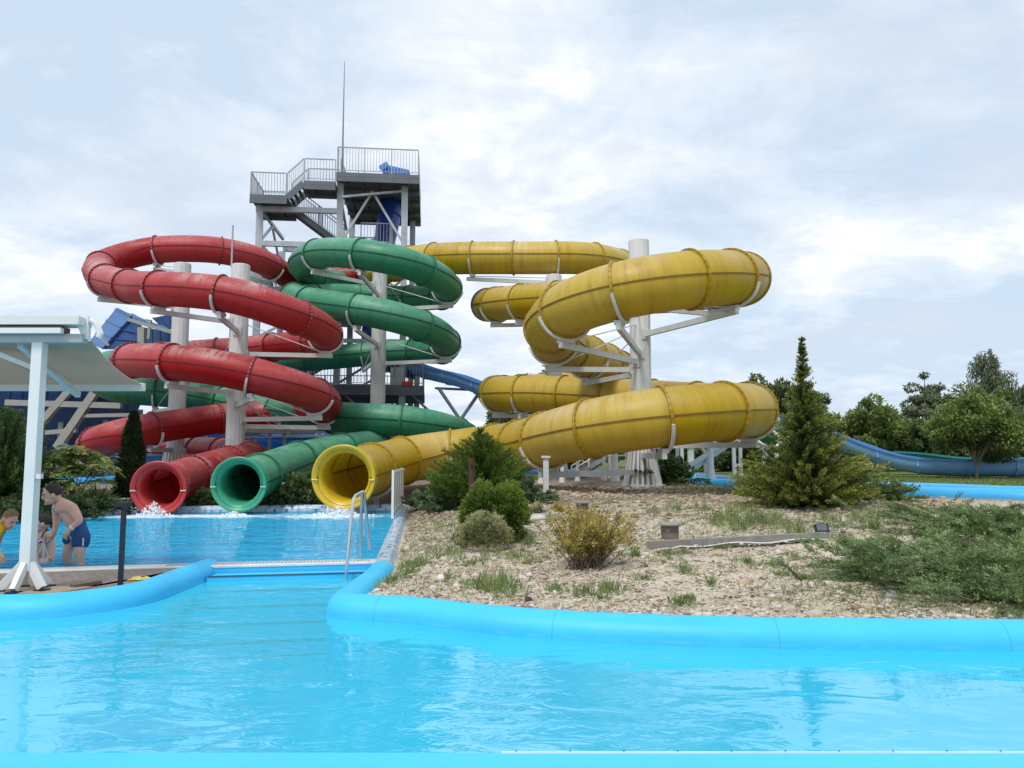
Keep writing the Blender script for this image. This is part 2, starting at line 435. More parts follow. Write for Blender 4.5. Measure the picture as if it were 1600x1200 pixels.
def gz(x, y): return float(ground_base(np.array([x]), np.array([y]))[0])
def G(px, py):
    # first place where the line of sight meets the ground
    d = 4.0
    while d < 80:
        q = P(px, py, d)
        if q.z <= gz(q.x, q.y): break
        d += .05
    lo, hi = d - .05, d
    for _ in range(14):
        m = (lo + hi) / 2; q = P(px, py, m)
        if q.z <= gz(q.x, q.y): hi = m
        else: lo = m
    q = P(px, py, hi); q.z = gz(q.x, q.y); return q
# ------------------------------------------------------------------ ground sheet
def build_ground():
    xs = np.concatenate([np.linspace(-900, -40, 14)[:-1], np.linspace(-40, -17, 30)[:-1], np.arange(-17, 14, 0.11), np.linspace(14, 40, 40), np.linspace(40, 900, 14)[1:]])
    ys = np.concatenate([np.linspace(-40, 2.6, 8)[:-1], np.arange(2.6, 24, 0.11), np.linspace(24.1, 60, 90), np.linspace(60, 1500, 16)[1:]])
    X, Y = np.meshgrid(xs, ys)
    H = ground_base(X, Y)
    wet = in_poly(X, Y, near_poly) | in_poly(X, Y, far_poly)
    H = np.where(wet, -1.6, H)
    rd = river_dist(X[:, :], Y[:, :]) if True else 0
    H = np.where(rd < 0.62, H - 0.5, H)
    H = H + RNG.normal(0, 0.008, H.shape) * (~wet)
    H = np.where(Y < 3.4, -0.12, H)
    n, m = X.shape
    vs = np.stack([X, Y, H], -1).reshape(-1, 3)
    idx = np.arange(n * m).reshape(n, m)
    q = np.stack([idx[:-1, :-1], idx[:-1, 1:], idx[1:, 1:], idx[1:, :-1]], -1).reshape(-1, 4)
    me = bpy.data.meshes.new("ground"); me.vertices.add(len(vs)); me.vertices.foreach_set("co", vs.astype(np.float32).ravel())
    me.loops.add(q.size); me.loops.foreach_set("vertex_index", q.astype(np.int32).ravel())
    me.polygons.add(len(q)); me.polygons.foreach_set("loop_start", np.arange(0, q.size, 4, dtype=np.int32))
    me.polygons.foreach_set("use_smooth", np.ones(len(q), dtype=bool))
    lawn = (ss(4.2, 6.5, X - 0.0) * ss(15.8, 16.6, Y + 0.25 * (X - 9.5)) )
    rv = ss(0.7, 0.9, rd)
    # lawn lies beyond the channel on the right side
    side = Y > np.interp(X, np.sort(river_np[:60, 0]), river_np[:60, 1][np.argsort(river_np[:60, 0])])
    lawn = (ss(3.5, 6.0, X) * side).astype(float)
    lawn = np.maximum(lawn, ss(44, 50, Y))
    mulch = ss(13.2, 16.5, Y + 0.6 * np.sin(X * 1.3)) * (1 - lawn)
    mulch = np.maximum(mulch, ((X < -2.6) & (Y > 12)) * 0.8)
    for nm, arr in (("lawn", lawn), ("mulch", mulch)):
        a = me.attributes.new(nm, "FLOAT", "POINT"); a.data.foreach_set("value", arr.astype(np.float32).ravel())
    t = NT("garden_ground"); p = t.pos()
    def vor(scale):
        v = t.n("ShaderNodeTexVoronoi"); t.l(p, v.inputs["Vector"]); v.inputs["Scale"].default_value = scale
        return v
    v1 = vor(24); v2 = vor(55)
    sepc = t.n("ShaderNodeSeparateColor"); t.l(v1.outputs["Color"], sepc.inputs[0])
    sepc2 = t.n("ShaderNodeSeparateColor"); t.l(v2.outputs["Color"], sepc2.inputs[0])
    st = [(0.0, (0.18, 0.14, 0.10)), (0.25, (0.42, 0.345, 0.25)), (0.55, (0.55, 0.47, 0.355)), (0.8, (0.63, 0.565, 0.46)), (1.0, (0.72, 0.68, 0.60))]
    c1 = t.ramp(sepc.outputs[0], st); c2 = t.ramp(sepc2.outputs[1], st)
    cg = t.mix(0.5, c1, c2)
    big = t.noise(p, 0.9, 5, 0.6); med = t.noise(p, 3.5, 5, 0.6)
    cg = t.mix(t.ramp(big, [(0.45, 0.0), (0.65, 0.6)]), cg, (0.37, 0.30, 0.215))
    cm = t.ramp(med, [(0.3, (0.035, 0.026, 0.018)), (0.5, (0.095, 0.072, 0.05)), (0.75, (0.19, 0.15, 0.11))])
    cm = t.mix(0.22, cm, c1)
    cl = t.ramp(t.noise(p, 1.1, 6, 0.7), [(0.3, (0.085, 0.12, 0.03)), (0.55, (0.14, 0.17, 0.05)), (0.75, (0.21, 0.20, 0.085))])
    c = t.mix(t.math("MULTIPLY", t.attr("mulch"), t.ramp(big, [(0.3, 1.0), (0.62, 0.55)])), cg, cm)
    c = t.mix(t.attr("lawn"), c, cl)
    h = t.math("ADD", t.math("MULTIPLY", v1.outputs["Distance"], -0.6), t.math("MULTIPLY", med, 0.6))
    me.materials.append(t.done(t.bsdf(c, 0.95, 0, 0.15, t.bump(h, 0.55, 0.03)))); me.update(calc_edges=True)
    o = bpy.data.objects.new("ground", me); COL.objects.link(o); o["kind"] = "structure"
build_ground()
# ------------------------------------------------------------------ pool basins and water
def flat(name, poly, z, mat, kind="structure"):
    mb = MB(); mb.add([(q.x, q.y, z) for q in poly], [tuple(range(len(poly)))])
    o = mb.build(name, mat, smooth=0); o["kind"] = kind; return o
big_near = [V((-14, 2, 0)), V((14, 2, 0)), V((14, 10.4, 0)), V((-14, 10.4, 0))]
flat("pool_floor", big_near, -0.62, M_floor)
M_floor2 = plain("blue_pool_floor", (0.05, 0.33, 0.62), 0.6, 0, 0.12, 0.7)
big_far = [V((-26, 8.6, 0)), V((-0.8, 8.6, 0)), V((-0.8, 22.5, 0)), V((-26, 22.5, 0))]
flat("splash_pool_floor", big_far, -0.66, M_floor2)
def water_mat(name, tint, s1, s2, b1, b2, foam=False, rot=0.0, milk=(.1,.6,.9), cloudy=0.4, refl=0.6):
    t = NT(name); p = t.pos()
    m = t.mapping(p, scale=(0.55, 1.0, 1.0), rot=(0, 0, rot))
    n1 = t.noise(m, s1, 2, 0.5, 0.6); n2 = t.noise(m, s2, 3, 0.55, 0.9)
    calm = t.noise(p, 0.35, 2, 0.5)
    k = t.ramp(calm, [(0.42, 0.25), (0.6, 1.0)])
    h = t.math("ADD", t.math("MULTIPLY", n1, b1), t.math("MULTIPLY", t.math("MULTIPLY", n2, b2), k))
    nrm = t.bump(h, 1.0, 1.0)
    tr = t.n("ShaderNodeBsdfTransparent"); tr.inputs[0].default_value = (*tint, 1)
    gl = t.n("ShaderNodeBsdfGlossy"); gl.inputs["Roughness"].default_value = 0.0; t.l(nrm, gl.inputs["Normal"])
    fr = t.n("ShaderNodeFresnel"); fr.inputs["IOR"].default_value = 1.33; t.l(nrm, fr.inputs["Normal"])
    dm = t.n("ShaderNodeBsdfDiffuse"); dm.inputs[0].default_value = (*milk, 1)
    body = t.n("ShaderNodeMixShader"); body.inputs[0].default_value = cloudy; t.l(tr.outputs[0], body.inputs[1]); t.l(dm.outputs[0], body.inputs[2])
    mx = t.n("ShaderNodeMixShader"); t.l(t.math("MULTIPLY", fr.outputs[0], refl, True), mx.inputs[0]); t.l(body.outputs[0], mx.inputs[1]); t.l(gl.outputs[0], mx.inputs[2])
    sh = mx.outputs[0]
    if foam:
        sp = t.n("ShaderNodeSeparateXYZ"); t.l(p, sp.inputs[0])
        fsum = None
        for (fx, fy, rad) in foam:
            dx = t.math("DIVIDE", t.math("SUBTRACT", sp.outputs[0], fx), rad * 1.5); dy = t.math("DIVIDE", t.math("SUBTRACT", sp.outputs[1], fy), rad)
            e = t.math("POWER", 2.718, t.math("MULTIPLY", t.math("ADD", t.math("MULTIPLY", dx, dx), t.math("MULTIPLY", dy, dy)), -1.0))
            fsum = e if fsum is None else t.math("ADD", fsum, e)
        fn = t.noise(t.mapping(p, scale=(0.7, 1, 1)), 5.5, 6, 0.7, 1.0)
        ff = t.ramp(t.math("ADD", t.math("MULTIPLY", fsum, 0.32), t.math("MULTIPLY", fn, 0.8)), [(0.52, 0.0), (0.66, 0.85)])
        df = t.n("ShaderNodeBsdfDiffuse"); df.inputs[0].default_value = (0.8, 0.88, 0.92, 1)
        m2 = t.n("ShaderNodeMixShader"); t.l(ff, m2.inputs[0]); t.l(sh, m2.inputs[1]); t.l(df.outputs[0], m2.inputs[2]); sh = m2.outputs[0]
    return t.done(sh)
M_wnear = water_mat("pool_water", (0.72, 0.93, 0.99), 1.7, 5.5, 0.024, 0.013, rot=0.15, milk=(0.08, 0.80, 1.0), cloudy=0.55, refl=0.29)
fm = [(Z(245, 803, .06).x, 18.6, .75), (Z(375, 801, .06).x, 18.6, .6), (Z(525, 803, .06).x, 18.6, .95)]
M_wfar = water_mat("splash_pool_water", (0.62, 0.88, 0.97), 2.4, 5.5, 0.15, 0.08, foam=fm, milk=(0.035, 0.50, 0.82), cloudy=0.66, refl=0.62)
def in_sheet(name, poly, z, mat): return flat(name, poly, z, mat)
near_w = [V((-13, 3.0, 0))] + left_pts[1:] + [kerb_pts[3] + V((0, .0, 0)), kerb_pts[4]] + right_pts + [V((13, 3.0, 0))]
near_w = [V((-13, 3.0, 0)), left_pts[0]] + left_pts[1:] + [kerb_pts[3], kerb_pts[4]] + right_pts + [V((13, 3.0, 0))]
in_sheet("pool_water", near_w, 0.0, M_wnear)
in_sheet("splash_pool_water", far_poly, 0.06, M_wfar)
# blue rounded walls of the near pool
def dome(wd, top, low):
    h = wd / 2; r = []
    r.append((-h, low)); r.append((-h, top - h * 0.95))
    for k in range(1, 12):
        a = PI - PI * k / 12; r.append((h * math.cos(a), top - h * 0.95 + h * 0.95 * math.sin(a)))
    r.append((h, top - h * 0.95)); r.append((h, low)); return r
def wall(name, label, pts, prof, mat, cat="pool wall", group=None, step=0.1, endcap=False):
    pa = relax(spline(pts, step), 2)
    mb = sweep(pa, prof)
    if endcap:
        # rounded nose at the far end
        t = (pa[-1] - pa[-4]).normalized(); sx = V((t.y, -t.x, 0)); c = pa[-1]; m = len(prof); n = 7; vs = []
        top = max(h for _, h in prof)
        for i in range(n):
            a = (PI / 2) * i / (n - 1); k = math.cos(a); e = math.sin(a)
            for (o, h) in prof: vs.append(tuple(c + sx * o * max(k, 0.02) + t * e * 0.17 + V((0, 0, h if h < 0 else h * (0.75 + 0.25 * k)))))
        mb.add(vs, [(i * m + j, i * m + j + 1, (i + 1) * m + j + 1, (i + 1) * m + j) for i in range(n - 1) for j in range(m - 1)])
    o = mb.build(name, mat, smooth=60); props(o, label, cat, group); return o
wall("pool_wall", "long rounded cyan pool wall in front of the gravel garden", right_pts, dome(0.36, WZ, -1.0), M_wall, "pool wall", "rounded cyan pool walls")
wall("pool_wall", "rounded cyan pool wall ending beside the yellow rag on the paved deck", left_pts, dome(0.36, WZ, -1.0), M_wall, "pool wall", "rounded cyan pool walls", endcap=True)
wall("tiled_rim", "blue and white mosaic rim between the splash pool and the gravel garden", rim_pts, dome(0.28, .22, -1.0), M_tile, "pool rim", "mosaic tiled pool rims")
wall("tiled_rim", "blue and white mosaic rim below the three slide mouths", far_pts, dome(0.28, .22, -1.0), M_tile, "pool rim", "mosaic tiled pool rims")
# near coping with a pale edge strip
cope = thing("pool_coping", "flat cyan coping along the near edge of the pool with a pale strip", "pool edge", (0, 3.3, 0))
cz = 0.07; ye = Z(800, 1176, cz).y
MB().box((0, ye - 0.75, cz - 0.5), (26, 1.5, 1.0)).build("coping_slab", plain("coping_cyan", (0.065, 0.57, 0.87), 0.45, 0, 0.05, 1.0), cope)
mb = MB().box((4.95, ye - 0.005, cz + 0.002), (10, 0.013, 0.008)); mb.build("edge_strip", plain("strip_pale", (.66,.70,.70), .5), cope)
for i in range(14):
    MB().lathe([(0.004, 0), (0.0035, 0.003)], (0.02 + i * 0.26, ye - 0.006, cz + 0.010), 8).build("strip_screw", M_black, cope)
# overflow kerb, its grating, and the step down to the near pool
kerb = thing("overflow_kerb", "white grated overflow kerb along the near edge of the splash pool", "pool kerb", kerb_pts[2])
pa = relax(spline(kerb_pts, 0.25), 2)
M_kerb = plain("white_plastic_grating", (0.70, 0.69, 0.66), 0.55, 0, 0.12, 5)
sweep(pa, [(-0.125, -1.0), (-0.125, 0.118), (0.13, 0.118), (0.13, -1.0)]).build("kerb_block", M_cyan, kerb)
sweep(pa, [(-0.13, 0.119), (-0.13, 0.14), (-0.115, 0.15), (0.13, 0.15), (0.14, 0.14), (0.14, 0.119)], closed=True).build("kerb_cap", M_kerb, kerb)
mb = MB(); sA = arclen(pa); tot = sA[-1]
d = sA[-1] - 2.55
i = 0
while d < tot - 0.1:
    while sA[i + 1] < d: i += 1
    u = (d - sA[i]) / (sA[i + 1] - sA[i]); c = pa[i].lerp(pa[i + 1], u); t = (pa[i + 1] - pa[i]).normalized()
    r = Matrix.Rotation(math.atan2(t.y, t.x), 3, "Z")
    mb.box(c + V((0.0, 0.0, 0.157)) + r @ V((0, -0.02, 0)), (0.018, 0.16, 0.014), r); d += 0.045
mb.build("grate_bars", plain("grating_bar_grey", (0.50, 0.50, 0.49), 0.5, 0, 0.1, 5), kerb)  # thin grey bars across the white cap
stp = thing("pool_steps", "cyan steps going down from the white overflow kerb into the pool", "steps", kerb_pts[3])
a = kerb_pts[3] + V((0.05, -0.16, 0)); b = kerb_pts[4] + V((0.05, -0.16, 0))
for k in range(5):
    o0 = 0.30 * k; zt = 0.055 - 0.13 * k
    mb = MB()
    A = a + V((0, -o0, 0)); B = b + V((-0.12 * k * 0.3, -o0, 0))
    A2 = A + V((0, -0.30, 0)); B2 = B + V((0, -0.30, 0))
    for q in (A, B, A2, B2): pass
    top = [A, A2, B2, B]
    vs = [(q.x, q.y, zt - 0.002 * k) for q in top] + [(q.x, q.y, -0.61) for q in top]
    mb.add(vs, [(0, 1, 2, 3), (1, 5, 6, 2), (0, 4, 5, 1), (3, 2, 6, 7), (0, 3, 7, 4)])
    mb.build("step", M_cyan, stp, smooth=0)
    MB().bar((A2.x, A2.y + 0.03, zt + 0.004), (B2.x, B2.y + 0.03, zt + 0.004), 0.075, 0.008).build("ripple_edge_strip", plain("step_edge_ripple_dark", (0.02, 0.06, 0.14), 0.6), stp, smooth=0)  # dark step edges, also painting in the dark ripple reflections over the steps
# paved deck on the left
def paver_mat():
    t = NT("brown_pavers"); p = t.pos(); b = t.n("ShaderNodeTexBrick"); t.l(t.mapping(p, scale=(1, 1, 1), rot=(0, 0, 0.2)), b.inputs["Vector"])
    b.inputs["Scale"].default_value = 4.2; b.inputs["Mortar Size"].default_value = 0.02; b.inputs["Color1"].default_value = (0.22, 0.18, 0.155, 1); b.inputs["Color2"].default_value = (0.30, 0.26, 0.235, 1); b.inputs["Mortar"].default_value = (0.09, 0.075, 0.06, 1)
    n = t.noise(p, 3, 5, 0.65)
    c = t.mix(t.ramp(n, [(0.4, 0.0), (0.7, 0.6)]), b.outputs["Color"], (0.16, 0.12, 0.10))
    return t.done(t.bsdf(c, 0.7, 0, 0.35, t.bump(b.outputs["Fac"], -0.4, 0.01)))
dk = []
for q in left_pts: dk.append(V((q.x, q.y, 0)))
kk = [q + V((0, -0.14, 0)) for q in kerb_pts[:4]]
flat("paved_deck", dk + list(reversed(kk)), 0.130, paver_mat())
# lazy river channel
lz = thing("lazy_river_channel", "cyan channel of the lazy river winding behind the gravel garden", "water channel", (5, 20, .5))
for side, nm in ((-0.75, "channel_wall"), (0.75, "channel_wall")):
    pa = []
    for i, q in enumerate(river_c):
        t = river_c[min(i + 1, len(river_c) - 1)] - river_c[max(i - 1, 0)]; t.normalize()
        s_ = q + V((t.y, -t.x, 0)) * side; s_.z = gz(s_.x, s_.y); pa.append(s_)
    pa = relax(pa, 4)
    sweep(pa, dome(0.36, 0.22, -0.6)).build(nm, plain("channel_cyan", (0.055, 0.42, 0.80), 0.35, 0, 0.08, 1.0), lz, smooth=60)
pa = [V((q.x, q.y, gz(q.x, q.y) - 0.18)) for q in river_c]
sweep(relax(pa, 3), [(-0.7, 0), (0.7, 0)], caps=False).build("channel_bed", M_floor, lz)
rw = sweep(relax([p + V((0, 0, 0.12)) for p in pa], 3), [(-0.62, 0), (0.62, 0)], caps=False).build("lazy_river_water", M_wnear); rw["kind"] = "structure"
# ------------------------------------------------------------------ tube slides
def tube_mat(name, base, deep, fade, dirt, fade_amt, transl, algae=None, streak=0.5, sec=(2.6, .7), scuff=0.0):
    t = NT(name); uv = t.coord("UV")
    sp = t.n("ShaderNodeSeparateXYZ"); t.l(uv, sp.inputs[0])
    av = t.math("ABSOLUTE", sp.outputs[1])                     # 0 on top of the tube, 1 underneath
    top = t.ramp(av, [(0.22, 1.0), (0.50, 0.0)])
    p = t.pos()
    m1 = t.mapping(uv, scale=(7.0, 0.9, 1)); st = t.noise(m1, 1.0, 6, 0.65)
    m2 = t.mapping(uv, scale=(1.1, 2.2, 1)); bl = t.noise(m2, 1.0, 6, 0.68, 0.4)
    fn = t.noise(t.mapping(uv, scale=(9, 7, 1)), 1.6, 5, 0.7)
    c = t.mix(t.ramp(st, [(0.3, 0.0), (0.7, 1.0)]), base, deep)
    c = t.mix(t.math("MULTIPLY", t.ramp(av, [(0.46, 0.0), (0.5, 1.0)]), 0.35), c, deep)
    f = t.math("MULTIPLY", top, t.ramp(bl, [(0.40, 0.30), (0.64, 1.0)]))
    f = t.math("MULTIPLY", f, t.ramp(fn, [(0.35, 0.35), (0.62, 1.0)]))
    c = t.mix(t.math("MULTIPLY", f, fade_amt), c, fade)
    sc1 = t.noise(t.mapping(uv, scale=(0.55, 1.3, 1), loc=(4.2, 1.1, 0)), 1.0, 4, .6); sc2 = t.noise(t.mapping(uv, scale=(5, 1.1, 1), loc=(2.2, 5.1, 0)), 1.2, 7, .75, .5)
    scf = t.math("MULTIPLY", t.math("MULTIPLY", t.ramp(av, [(0.20, 1.0), (0.44, 0.0)]), t.ramp(sc1, [(.50, 0.0), (.62, 1.0)])), t.ramp(sc2, [(.44, 0.0), (.60, .85)]))
    c = t.mix(t.math("MULTIPLY", scf, scuff), c, (0.66, 0.60, 0.54))
    dn = t.math("MULTIPLY", t.ramp(st, [(0.5, 0.0), (0.72, 1.0)]), streak)
    c = t.mix(t.math("MULTIPLY", dn, t.ramp(bl, [(0.40, 0.0), (0.6, 0.6)])), c, dirt)
    wn = t.n("ShaderNodeTexWhiteNoise", noise_dimensions="1D"); t.l(t.math("FLOOR", t.math("DIVIDE", t.math("SUBTRACT", sp.outputs[0], sec[1]), sec[0])), wn.inputs["W"])
    hv = t.n("ShaderNodeHueSaturation"); t.l(c, hv.inputs["Color"]); t.l(t.math("ADD", t.math("MULTIPLY", wn.outputs[0], .22), .90), hv.inputs["Value"]); t.l(t.math("ADD", t.math("MULTIPLY", wn.outputs[0], -.14), 1.05), hv.inputs["Saturation"]); c = hv.outputs[0]
    if algae:
        for q, rad in algae:
            vm = t.n("ShaderNodeVectorMath", operation="DISTANCE"); t.l(p, vm.inputs[0]); vm.inputs[1].default_value = tuple(q)
            g = t.math("ADD", t.math("DIVIDE", vm.outputs["Value"], rad), t.math("MULTIPLY", t.math("SUBTRACT", bl, 0.5), 0.9))
            c = t.mix(t.ramp(g, [(0.55, 0.75), (1.15, 0.0)]), c, (0.10, 0.12, 0.012))
    r = t.ramp(bl, [(0.3, 0.36), (0.7, 0.56)])
    b = t.bsdf(c, r, 0, 0.45, t.bump(t.math("ADD", t.math("MULTIPLY", st, 0.6), fn), 0.06, 0.02))
    if transl:
        tr = t.n("ShaderNodeBsdfTranslucent"); t.l(c, tr.inputs["Color"])
        m = t.n("ShaderNodeMixShader"); m.inputs[0].default_value = transl; t.l(b, m.inputs[1]); t.l(tr.outputs[0], m.inputs[2]); b = m.outputs[0]
    return t.done(b)
ALG = [(P(885, 492, 18.9), 0.62)]
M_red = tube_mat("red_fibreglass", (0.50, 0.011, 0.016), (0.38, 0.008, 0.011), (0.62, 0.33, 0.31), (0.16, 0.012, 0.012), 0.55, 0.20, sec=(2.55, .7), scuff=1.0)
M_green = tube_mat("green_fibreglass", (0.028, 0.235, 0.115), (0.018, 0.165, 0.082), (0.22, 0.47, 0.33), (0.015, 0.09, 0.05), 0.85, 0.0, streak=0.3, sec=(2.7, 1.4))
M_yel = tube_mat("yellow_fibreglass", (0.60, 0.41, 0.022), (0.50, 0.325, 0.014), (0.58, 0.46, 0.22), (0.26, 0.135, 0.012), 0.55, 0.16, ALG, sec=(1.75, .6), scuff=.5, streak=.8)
def flange_mat(name, col, bolt, amt):
    t = NT(name); uv = t.coord("UV"); sp = t.n("ShaderNodeSeparateXYZ"); t.l(uv, sp.inputs[0])
    n = t.noise(t.pos(), 6, 5, 0.65)
    c = t.ramp(n, [(0.3, tuple(q * 0.7 for q in col)), (0.7, tuple(q * 1.2 for q in col))])
    f = t.math("ABSOLUTE", t.math("SUBTRACT", t.math("FRACT", t.math("MULTIPLY", sp.outputs[0], 0.6364)), 0.5))
    c = t.mix(t.math("MULTIPLY", t.math("LESS_THAN", f, 0.16), amt), c, bolt)
    return t.done(t.bsdf(c, 0.5))
M_redf = flange_mat("red_flange", (0.22, 0.012, 0.014), (0.5, 0.3, 0.27), 0.28); M_greenf = flange_mat("green_flange", (0.02, 0.16, 0.08), (0.02, 0.16, 0.08), 0)
M_yelf = flange_mat("yellow_flange", (0.38, 0.25, 0.016), (0.16, 0.10, 0.01), 0.45)
M_redl = plain("red_lip", (0.50, 0.045, 0.045), 0.35, 0, 0.12, 3); M_greenl = plain("green_lip", (0.045, 0.34, 0.19), 0.35, 0, 0.12, 3); M_yell = plain("yellow_lip", (0.62, 0.42, 0.02), 0.35, 0, 0.1, 3)
M_seamd = plain("seam_dark", (0.05, 0.03, 0.02), 0.7, 0, 0.2, 6)
M_rseam = plain("red_seam", (0.16, 0.012, 0.014), 0.7, 0, 0.2, 6); M_gseam = plain("green_seam", (0.008, 0.045, 0.03), 0.7, 0, 0.2, 6); M_yseam = plain("yellow_seam", (0.19, 0.11, 0.012), 0.7, 0, 0.25, 6)
def build_slide(name, label, pix, r, spacing, mat, mf, ml, mseam, lip, smoothk=14, phase=0.0):
    ctrl = [P(*q) for q in pix]
    path = relax(spline(ctrl, 0.12), smoothk)
    fr = frames(path); s = arclen(path)
    root = thing(name, label, "water slide", (path[-1].x, path[-1].y, 0.2), 0, "tube water slides")
    n = len(path); k = 44; vs = []; uv = []
    for i in range(n):
        t, sx, u = fr[i]
        for j in range(k + 1):
            a = -PI + 2 * PI * j / k
            vs.append(tuple(path[i] + (u * math.cos(a) + sx * math.sin(a)) * r)); uv.append((s[i], a / PI))
    fs = [(i * (k + 1) + j, i * (k + 1) + j + 1, (i + 1) * (k + 1) + j + 1, (i + 1) * (k + 1) + j) for i in range(n - 1) for j in range(k)]
    mb = MB(); mb.add(vs, fs, uv); mb.build("tube", mat, root, smooth=180)
    # seam ribs along both sides
    for sg in (-1, 1):
        vs = []
        for i in range(n):
            t, sx, u = fr[i]
            for (o, h) in ((r - 0.02, -0.016), (r + 0.022, -0.016), (r + 0.022, 0.016), (r - 0.02, 0.016)): vs.append(tuple(path[i] + sx * sg * o + u * h))
        fs = [(i * 4 + j, i * 4 + (j + 1) % 4, (i + 1) * 4 + (j + 1) % 4, (i + 1) * 4 + j) for i in range(n - 1) for j in range(4)]
        MB().add(vs, fs).build("seam_rib", mseam, root, smooth=30)
    # bolted flanges
    d = phase + 0.4; i = 0; fl = []
    while d < s[-1] - 0.9:
        while s[i + 1] < d: i += 1
        fl.append(i); d += spacing(proj(path[i])[0], s[i]) if callable(spacing) else spacing
    for i in fl:
        t, sx, u = fr[i]; c = path[i]; mb = MB()
        mb.lathe([(r - 0.01, -0.03), (r + 0.055, -0.03), (r + 0.062, -0.008), (r + 0.062, 0.008), (r + 0.055, 0.03), (r - 0.01, 0.03)], c, 44, t, cap=False)
        f = mb.build("flange", mf, root, smooth=40)
    # flared mouth
    t = (path[-1] - path[-5]).normalized(); c = path[-1]
    mb = MB(); e = lip
    mb.lathe([(r + 0.004, -0.62), (r + 0.02, -0.4), (r + 0.05, -0.22), (r + e * 0.75, -0.08), (r + e, 0.0), (r + e, 0.035), (r + e - 0.02, 0.05), (r + e - 0.05, 0.045), (r - 0.03, -0.05), (r - 0.075, -0.09), (r - 0.095, -0.16), (r - 0.10, -0.5), (r - 0.02, -1.1)], c, 56, t, cap=False)
    lipo = mb.build("mouth", ml, root, smooth=50)
    sx = t.cross(V((0, 0, 1))).normalized()
    for sg in (-1, 1):
        MB().bar(c + sx * sg * (r - 0.02) + t * 0.03 + V((0, 0, -.05)), c + sx * sg * (r + e - 0.01) + t * 0.055 + V((0, 0, -.05)), 0.03, 0.02).build("joint_strip", M_white, lipo, smooth=0)
    return dict(root=root, path=path, fr=fr, s=s, r=r, fl=fl)
RED = [(560, 432, 38), (500, 436, 36.5), (462, 437, 35.2), (430, 420, 33.6), (395, 403, 32.2), (340, 391, 31.4), (285, 388.5, 31), (232, 392, 31), (186, 403, 30.5), (156, 417, 29.4), (160, 434, 28.0),
       (208, 448, 25.6), (245, 451, 24.2), (305, 454, 23.5), (370, 463, 23.3), (430, 482, 23.6), (480, 502, 24.6), (509, 522, 26.6), (500, 535, 28.6), (450, 540, 30.2), (380, 547, 31.2), (300, 553, 31), (240, 558, 29.6), (203, 562, 27.2),
       (203, 563, 25.4), (236, 564, 24.0), (290, 568, 23.4), (360, 578, 23.3), (430, 596, 23.6), (480, 612, 24.6), (508, 628, 26.4), (496, 640, 28.4), (440, 645, 29.4), (370, 651, 29.2), (300, 660, 28.2), (230, 671, 26.8), (180, 682, 26.2),
       (146, 695, 27.4), (152, 704, 30), (190, 703, 32.6), (240, 702, 33.6), (300, 703, 32.6), (350, 706, 30.4), (382, 711, 28), (390, 718, 26), (374, 722, 24.6), (340, 731, 22.9), (300, 744, 21.2), (271, 754.5, 19.9), (248, 763, 18.9)]
GREEN = [(560, 436, 38.5), (525, 440, 37), (500, 436, 35.5), (478, 424, 33.5), (474, 408, 31.4), (500, 396, 29.6), (540, 395, 28.4), (590, 401, 27.8), (640, 413, 28.0), (680, 431, 29), (699, 449, 31), (694, 462, 33.4), (655, 466, 35.4), (590, 464, 36.4), (520, 462, 35.6),
         (468, 462, 33.2), (462, 466, 31), (490, 473, 29.2), (540, 481, 28.2), (590, 489, 27.8), (640, 502, 28), (680, 519, 29.2), (698, 537, 31.4), (690, 548, 33.8), (650, 549, 35.8), (580, 553, 36.6), (500, 560, 36.4), (420, 564, 36), (330, 566, 35.4), (250, 566, 34.4), (190, 566, 33),
         (160, 574, 31.5), (152, 590, 30.4), (180, 606, 30.2), (250, 613, 30.6), (320, 621, 30.8), (400, 636, 29.8), (470, 646, 29), (540, 653, 28.2), (620, 657, 27.8), (680, 666, 28.2), (716, 677, 29.6), (730, 686, 31.4), (712, 692, 32.4), (670, 691, 31.6), (620, 693, 29.6), (560, 700, 27), (510, 710, 24.6), (460, 723, 22.8), (420, 738, 21.1), (392, 750, 19.8), (373, 757, 18.9)]
YEL = [(570, 432, 38.5), (610, 418, 35.5), (650, 408, 33.2), (700, 404, 32), (770, 403, 31.6), (840, 403, 31.4), (900, 403, 31.6), (945, 408, 32.4), (978, 420, 34), (985, 436, 36.2), (955, 448, 38.2), (890, 456, 39), (825, 465, 38), (780, 472, 36), (762, 476, 33.6), (770, 476, 31.6),
       (810, 472, 30), (870, 468, 28.8), (950, 464, 27.4), (1040, 458, 25.8), (1110, 450, 24.2), (1155, 441, 22.2), (1160, 435, 20.2), (1135, 434, 18.7), (1085, 436, 17.9), (1020, 444, 17.6), (950, 459, 17.9), (893, 480, 18.7), (862, 505, 20.2), (862, 526, 22), (885, 545, 24), (925, 560, 26), (960, 574, 28.4), (978, 587, 31),
       (970, 596, 34), (930, 599, 36.4), (870, 604, 37), (815, 609, 35.4), (780, 613, 33), (774, 615, 30.8), (800, 615, 29.2), (850, 615.5, 28.4), (920, 619, 27.4), (1000, 624, 26.2), (1080, 630, 24.8), (1140, 636, 23), (1172, 640, 21), (1166, 641, 19.3), (1130, 643, 18.2), (1070, 648, 17.6), (1000, 656, 17.5), (930, 668, 17.9), (875, 681, 18.8), (835, 692, 20.2), (795, 698, 22),
       (745, 702, 23.4), (690, 709, 23.6), (640, 717, 23), (598, 728, 21.8), (566, 737.5, 20.4), (537, 746, 19.0)]
S_red = build_slide("tube_slide", "weathered red tube slide coiling down to its red mouth at the splash pool", RED, 0.55, 2.55, M_red, M_redf, M_redl, M_rseam, 0.12, phase=0.3)
S_green = build_slide("tube_slide", "green tube slide coiling below the steel tower down to its dark mouth", GREEN, 0.57, lambda x, s: 2.7, M_green, M_greenf, M_greenl, M_gseam, 0.11, phase=1.0)
